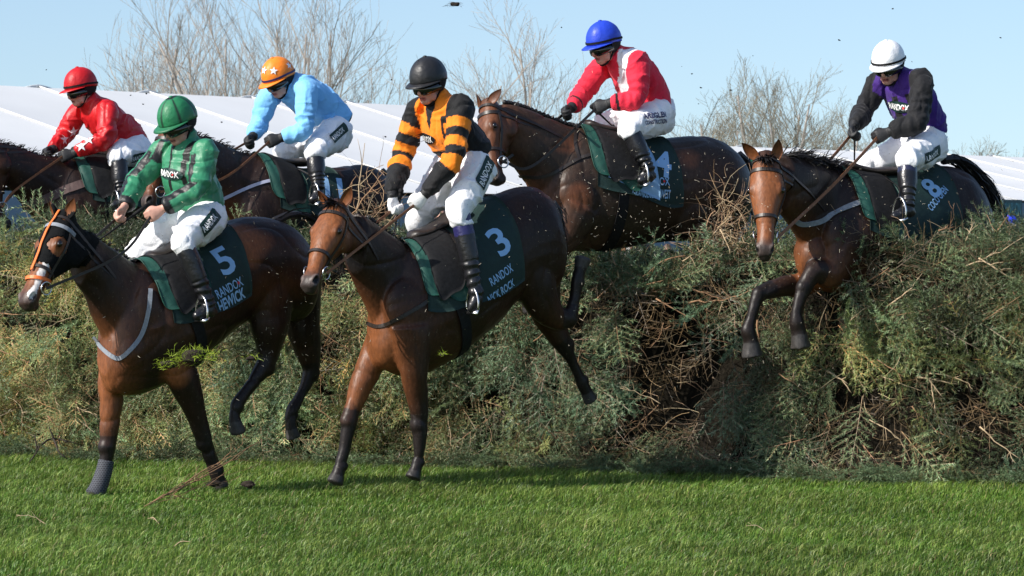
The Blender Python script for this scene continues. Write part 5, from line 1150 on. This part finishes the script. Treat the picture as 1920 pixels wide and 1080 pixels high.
# saddles: (cloth s0, s1, d0, d1), seat at trunk parameter
def saddle(k, label, cl, seat, words, mats=('print_blue', 'print_blue', 'print_red')):
    h = H[k]; n = h.f.n; C = h.C; tp = h.tp
    x = seat*(len(C)-1); i = int(x); top = tp[i]; fw = unit(C[i+1]-C[i-1]); root = thing('saddle', top+UP*.02, label, 'saddle', 'racing saddles on the horses')
    if cl: 
        sc = blanket(h, cl[0], cl[1], cl[2], cl[3], 'saddle_cloth', 'cloth', root, hemwave=2)
        bv = bvh_of(sc)
        for (px, py, ang, items) in words:
            m = decal(bv, px, py, ang, items, off=.003, dev=.13)
            if m: m.build('number_print' if any(len(q[6]) < 3 for q in items) else 'name_print', [M[q] for q in mats], sc, smooth=False)
    blanket(h, seat-.03, seat+.165, 96, 62, 'saddle_pad', 'padg', root, off=.021, far=70, hemwave=3, nf=1, rnd=.35)
    blanket(h, seat-.025, seat+.115, 74, 84, 'saddle_flap', 'black', root, off=.032, far=72, hemwave=2, rnd=.8)
    if k == 'E': blanket(h, .52, .70, 100, 74, 'cloth_lining', 'print_blue', root, off=.017, far=60)
    P, F, Nn = fuse([loft([top-fw*.20+UP*.045, top-fw*.12+UP*.035, top+UP*.028, top+fw*.12+UP*.038, top+fw*.19+UP*.055, top+fw*.22+UP*.05], n, [.10, .11, .10, .09, .07, .03], UP, [.03, .032, .026, .028, .032, .02], N=16)], .012, 3)
    mk('seat', P, F, M['strap'], root)
    V, F = ring(h.bvh, C[min(len(C)-1, i+2)], fw, .075, off=.006, ref=UP, a0=60, a1=300, dropcheck=1.2); mk('girth', V, F, M['black'], root, smooth=False)
    J = RD[k].J
    for sd in 'FN':
        an, to = J['an'+sd], J['to'+sd]; fd = unit(to-an); c = an*.45+to*.55; b = unit(np.cross(fd, UP)); V = []
        arch = [c-b*.058-UP*.035, c-b*.060+UP*.02, c-b*.035+UP*.075, c+UP*.095, c+b*.035+UP*.075, c+b*.060+UP*.02, c+b*.058-UP*.035]
        m = MB(); m.add(*tube(arch, [.007]*7, N=8, sub=3)); m.add(*box(c-UP*.045, [b, fd, UP], (.062, .018, .006))); m.build('stirrup_iron', M['steel'], root)
        hp = top+n*(.16 if sd == 'N' else -.16)-UP*.02; q = [hp, hp*.5+(c+UP*.095)*.5+n*(.06 if sd == 'N' else -.06), c+UP*.095]
        Q = cat(q, 6); mk('stirrup_leather', *ribbon(Q, np.tile(n, (len(Q), 1)), .022, .005), M['strap'], root, smooth=False)
    return root
saddle('A', 'green and black racing saddle with number 5 cloth under the green jockey', (.40, .68, 112, 86), .56,
    [(420, 488, 24, [('text', 0, 0, .115, .185, 0, '5', .02)]), (434, 537, 29, [('text', -.02, 0, .21, .058, 0, 'RANDOX', .012), ('oval', .052, .0, .018, .020, 2, '')]), (437, 560, 30, [('text', -.015, 0, .22, .072, 0, 'HEWICK', .03)])])
saddle('B', 'grey and green racing saddle with number 3 cloth under the orange hooped jockey', (.35, .72, 120, 88), .58,
    [(936, 452, 36, [('text', 0, 0, .115, .185, 0, '3', .02)]), (940, 515, 36, [('text', 0, 0, .20, .055, 0, 'RANDOX', .012)]), (944, 543, 36, [('text', -.02, 0, .24, .055, 0, 'NICK ROCK', .02)])])
saddle('C', 'racing saddle under the red jockey', (.42, .72, 98, 80), .60, [(262, 390, 5, [('text', 0, 0, .2, .055, 0, 'RANDOX', .012)])])
saddle('D', 'racing saddle with number 11 cloth under the pale blue jockey', (.38, .70, 100, 84), .58,
    [(625, 352, -14, [('text', 0, 0, .15, .19, 0, '11', .05)])])
saddle('E', 'racing saddle with number 4 cloth and blue lined pad under the blue capped jockey', (.43, .74, 112, 86), .60,
    [(1243, 305, -14, [('text', 0, 0, .125, .20, 0, '4', .03)]), (1236, 340, -2, [('text', -.03, 0, .22, .055, 0, 'RANDOX', .012), ('oval', .035, 0, .016, .018, 2, '')]), (1230, 363, -3, [('text', -.03, 0, .28, .06, 0, 'GRANGECLAREWEST', .02)])])
saddle('F', 'racing saddle with number 8 cloth under the purple jockey', (.29, .68, 112, 84), .56,
    [(1746, 352, 44, [('text', 0, 0, .11, .15, 0, '8', .03)]), (1758, 372, 52, [('text', 0, 0, .24, .05, 0, 'COCO OPEN', .02)])])
# manes, forelocks, tails
mane(H['F'], 520, .05, .98, .15, .75, .3, r=.005, droop=1.3); mane(H['E'], 160, .05, .95, .035, 1.0, .2, r=.008); mane(H['D'], 220, .05, .9, .045, .6, .6, r=.005); mane(H['C'], 240, .02, .9, .055, .6, .6, r=.005)
mane(H['A'], 160, .1, .9, .035, 1, .3); mane(H['B'], 160, .1, .9, .035, 1, .3)
def braids(h):
    cr = h.crest; m = MB()
    for i in np.linspace(.08, .95, 22):
        x = i*(len(cr)-1); a = int(min(len(cr)-2, x)); p = cr[a]+(cr[a+1]-cr[a])*(x-a); m.add(*sph(p+UP*.008, .017, N=10, M=7))
    m.build('mane_plait', M['hair'], h.o)
braids(H['E'])
for k, n_ in (('B', 70), ('F', 90)):
    h = H[k]; V, F = strands([h.Hd(.0, rng.normal()*.02, .055) for _ in range(n_)], [h.w*.6+h.u*.5+UP*.3+rng.normal(size=3)*.3 for _ in range(n_)], rng.uniform(.04, .12, n_), np.full(n_, .005), .6)
    mk('forelock', V, F, M['hair'], h.o, smooth=False)
tail(H['A'], [(515, 416), (545, 403), (580, 407), (612, 425), (630, 470), (640, 520)], 0, 120, .018)
tail(H['F'], [(1768, 300), (1796, 300), (1826, 324), (1850, 360), (1866, 400), (1874, 445), (1876, 490)], 0, 420, .034)
tail(H['B'], [(1035, 382), (1048, 400), (1052, 440), (1050, 490), (1046, 530)], -.14, 100, .02)
tail(H['E'], [(1385, 290), (1402, 305), (1412, 335), (1416, 380), (1418, 430)], -.05, 160, .02)
tail(H['C'], [(382, 312), (398, 322), (408, 350), (412, 400)], -.05, 100, .02); tail(H['D'], [(716, 322), (732, 335), (738, 365), (740, 410)], -.08, 120, .02)
# whips held in the hands
def whip(k, sd, a, b, la, lb, label):
    f = H[k].f; p, q = f.W(*a, la), f.W(*b, lb); m = MB(); m.add(*tube([p, p*.7+q*.3], [.013, .011], N=8, sub=2)); m.add(*tube([p*.7+q*.3, q], [.0075, .005], N=8, sub=2)); m.add(*sph(p, .017, N=10, M=7))
    d = unit(q-p); m.add(*box(q+d*.03, [d, UP, f.n], (.035, .016, .003)))
    o = m.build('whip', M['black']); tag(o, label, 'whip', 'whips carried by the jockeys')
whip('A', 'F', (281, 381), (178, 456), -.05, -.06, 'black whip held across the reins by the green jockey')
whip('B', 'F', (752, 358), (742, 420), -.06, -.14, 'black whip with round knob in the white gloved hand')
whip('F', 'F', (1603, 236), (1602, 300), -.06, -.10, 'black whip with pale end cap held by the purple jockey')
whip('C', 'F', (92, 278), (60, 330), -.08, -.2, 'short black whip end in the red jockey\'s glove')
whip('E', 'N', (1110, 200), (1150, 238), .06, .02, 'black whip tucked back under the blue capped jockey\'s hand')
# ------------------------------------------------------------------ people and a horse beyond the fence
def onlooker(px, py, Y, label, coat, shirt=(.7, .7, .7), hair=(.05, .035, .025), skin=(.50, .27, .20), seat=False, tie=None, hat=None, yaw=20):
    c = at(px, py, Y); t = R(yaw); f_ = V3((-math.sin(t), -math.cos(t), 0)); s = V3((math.cos(t), -math.sin(t), 0)); g = MB(); pc = []
    A = lambda a, b, d: c+f_*a+s*b+UP*d
    pc += [ell(A(0, 0, 0), [f_*.095, s*.075, UP*.115]), ell(A(.03, 0, -.06), [f_*.062, s*.058, UP*.07]), tube([A(.09, 0, -.02), A(.112, 0, -.05)], [.012, .016], N=8)]
    z = min(.55, c[2]-.30) if not seat else .5; h_ = c[2]-.22
    pc.append(loft([A(0, 0, -.13), A(-.01, 0, -.20), A(0, 0, -.32), A(0, 0, -.52), A(0, 0, -.74)], s, [.055, .15, .19, .165, .17], f_, [.06, .085, .115, .11, .12], N=18, sub=3))
    for sg in (-1, 1):
        pc.append(tube([A(0, sg*.17, -.25), A(-.02, sg*.23, -.48), A(.16, sg*.15, -.62), A(.24, sg*.05, -.58)], [.062, .055, .048, .036], N=10))
        if c[2] > 1.0: pc.append(tube([A(0, sg*.09, -.72), A(.03, sg*.10, -1.05) if not seat else A(.35, sg*.1, -.75), V3((c[0], c[1], .06))+s*sg*.1+(f_*.35 if seat else 0)], [.09, .07, .05], N=10))
    P, F, Nn = fuse(pc, .015, 2); q = P-c; a, b, d = q@f_, q@s, q[:, 2]; col = np.tile(np.array(coat), (len(P), 1))
    col[d > -.145] = skin; col[(d < -.145)*(d > -.42)*(a > .055)*(np.abs(b) < .045+.14*(d+.42)*.6)] = shirt
    if tie is not None: col[(d < -.16)*(d > -.45)*(a > .06)*(np.abs(b) < .022)] = tie
    hd = (d > -.12)*(np.linalg.norm(q*np.array((1, 1, .8)), axis=1) < .16); col[hd*((d > .045)+(a < -.01)*(d > -.07) > 0)] = hair; col[hd*(a > .06)*(np.abs(d-.005) < .012)*(np.abs(np.abs(b)-.03) < .016)] = (.03, .02, .02)
    col[(np.linalg.norm(P-A(.24, 0, -.58), axis=1) < .075)] = skin; col[d < -.78] = np.array(coat)*.45
    o = mk('person', P, F, M['skin'], None, origin=V3((c[0], c[1], min(.0, P[:, 2].min()))), col=col); tag(o, label, 'person', 'onlookers beyond the fence')
    if hat is not None: mk('hat', *ell(A(0, 0, .055), [f_*.125, s*.11, UP*.10], N=14, M=8), mat('hat', hat, rough=.6), o)
    return o
onlooker(828, 402, 47, 'person in pale blue suit and red tie seen under the orange hooped jockey', (.36, .50, .72), (.75, .75, .78), tie=(.45, .06, .07), hair=(.012, .01, .01))
onlooker(841, 408, 49, 'person with fair hair and dark coat beside the pale blue suit', (.07, .06, .045), (.6, .55, .52), hair=(.5, .42, .34), yaw=0)
onlooker(814, 400, 50, 'person in pink top behind the pale blue suit', (.75, .28, .27), (.75, .4, .4), hair=(.55, .42, .26), yaw=10)
onlooker(797, 436, 46, 'grey haired person low down by the white gloves', (.05, .05, .06), (.7, .7, .7), hair=(.55, .54, .52), seat=True)
for i, (x, y, ct, hr) in enumerate(((1088, 470, (.75, .70, .70), (.3, .2, .12)), (1112, 478, (.6, .6, .62), (.10, .06, .04)), (1131, 490, (.72, .70, .72), (.30, .25, .2)), (1150, 476, (.55, .10, .14), (.10, .05, .03)), (1252, 470, (.70, .42, .42), (.10, .06, .04)), (1238, 478, (.7, .68, .66), (.4, .3, .2)), (1266, 490, (.5, .12, .14), (.2, .12, .08)))):
    onlooker(x, y, 53+i*.4, ['person in cream jacket, first of the row seen under the belly of horse 4', 'person in light grey with dark hair under the belly of horse 4', 'person in white, lowest of the row under horse 4', 'person in wine red beside the chestnut horse face', 'person in salmon pink top right of the chestnut horse', 'person in off white top between the chestnut horse and the pink top', 'person in dark red, rightmost under horse 4'][i], ct, hair=hr, seat=True, yaw=rng.uniform(-20, 40))
onlooker(1893, 424, 46, 'person in bright blue hat at the far right behind the fence', (.03, .035, .09), hat=(.02, .045, .60), seat=True)
def far_horse():
    s_ = .43; sp = dict(HS['E']); ox, oy, nx, ny = 918, 205, 1184, 455
    X = lambda x: nx+(x-ox)*s_
    Yy = lambda y: ny+(y-oy)*s_
    sp.update(label='chestnut horse with white blaze and yellow browband seen under the belly of horse 4', frame=(X(1000), 52, 50), trunk=[(X(a), Yy(b), X(c), Yy(d), w) for a, b, c, d, w in sp['trunk']], neck=[(X(q[0]), Yy(q[1]), X(q[2]), Yy(q[3]), q[4]) for q in sp['neck']],
        poll=(X(916), Yy(202), 0), muzzle=(1160, 508, .28), yaw=40, ears=[(X(905), Yy(205), X(900), Yy(172), -1), (X(922), Yy(215), X(940), Yy(170), 1)], legs=[[(X(q[0]), Yy(q[1]), *q[2:]) for q in lg] for lg in sp['legs']],
        bulges=[], coat=(.26, .095, .035), blaze=(.15, .95, .03), vox=.02)
    h = horse(sp); h.o['group'] = 'horses beyond the fence'
    V, F = ring(h.bvh, h.Hd(.13, 0, -.02), h.u, .035, ref=h.w, a0=-110, a1=110); mk('browband', V, F, mat('yellow band', (.75, .5, .06)), h.o, smooth=False); return h
far_horse()
# ------------------------------------------------------------------ turf and straw in the air
def clod(px, py, Y, r, blades, label, name='turf_clod', root=False, gcol=0):
    c = at(px, py, Y); V, F = ell(c, np.eye(3)*r, N=14, M=9); V = c+(V-c)*(1+.45*vnoise(V, 1.2/r, 3)+.25*vnoise(V, 3/r, 5))[:, None]*np.array((1.4, 1, .7))
    o = mk(name, V, F, mat('soil', (.022, .015, .010), rough=.95, var=.4, vscale=40, bump=.5)); tag(o, label, 'turf', 'turf kicked up into the air')
    if blades:
        Vb, Fb = strands([c+rng.normal(size=3)*r*V3((1.2, .6, .4)) for _ in range(blades)], [V3((rng.normal(), rng.normal(), abs(rng.normal())*(.9 if not root else .3))) for _ in range(blades)], rng.uniform(.5, 1.3, blades)*max(.045, r), np.full(blades, .0013 if not root else .001), .5)
        mk('grass_tuft' if not root else 'root_fibre', Vb, Fb, mat('tuft', (.32, .42, .035) if not root else (.05, .035, .025), rough=.5, trans=.3), o, smooth=False)
clod(364, 668, 19.75, .050, 520, 'tuft of bright green turf flying under the number 5 horse'); clod(315, 683, 19.75, .030, 160, 'small green tuft flying at the left of the larger tuft'); clod(470, 672, 20.1, .022, 40, 'small green tuft flying beside the hind leg')
clod(853, 8, 21.5, .018, 40, 'dark rooted clod flying at the top of the sky', root=True); clod(402, 907, 20.6, .03, 60, 'muddy clod scattering by the front hoof', root=True); clod(465, 908, 20.3, .028, 60, 'dark clod of roots just above the grass', root=True)
clod(830, 665, 20.0, .012, 26, 'thin spruce scrap flying under the number 3 horse')
n = 1300; x = rng.uniform(-3.4, 3.4, n); y = rng.uniform(19.6, 22.4, n); z = .15+2.0*rng.random(n)**.8; 
for cx, cy, k0, sp_ in ((1180, 380, 330, .4), (1620, 460, 150, .4), (640, 560, 260, .35), (420, 640, 260, .3), (1350, 430, 200, .2), (230, 560, 160, .3)):
    q_ = at(cx, cy, 20.9)+rng.normal(size=(k0, 3))*sp_*np.array((1, .6, .8)); x = np.r_[x, q_[:, 0]]; y = np.r_[y, q_[:, 1]]; z = np.r_[z, np.maximum(.1, q_[:, 2])]
c = np.c_[x, y, z]; n = len(c); d = rng.normal(size=(n, 3)); d /= np.linalg.norm(d, axis=1, keepdims=True); w = np.cross(d, rng.normal(size=(n, 3))); w /= np.linalg.norm(w, axis=1, keepdims=True)
L = rng.uniform(.003, .011, n)[:, None]; V = np.stack([c-d*L-w*.0009, c-d*L+w*.0009, c+d*L+w*.0009, c+d*L-w*.0009], 1).reshape(-1, 3); F = np.arange(n*4).reshape(-1, 4)
tag(mk('straw_debris', V, F, mat('straw', (.38, .34, .26), rough=.7, var=.3), smooth=False), 'pale needle and straw scraps thrown up round the horses', kind='stuff')
n = 60; m = MB()
for _ in range(n):
    Yd = rng.uniform(19.5, 22.5); p = at(rng.uniform(0, 1920), rng.uniform(5, 420), Yd); q, F = ell(p, np.eye(3)*rng.uniform(.0025, .0075)*V3((1, 1, .6)), N=6, M=4); m.add(p+(q-p)*(1+.4*rng.normal(size=(len(q), 1))), F)
tag(m.build('mud_debris', mat('mud', (.012, .010, .008), rough=.9)), 'dark specks of mud flying in front of the sky', kind='stuff')
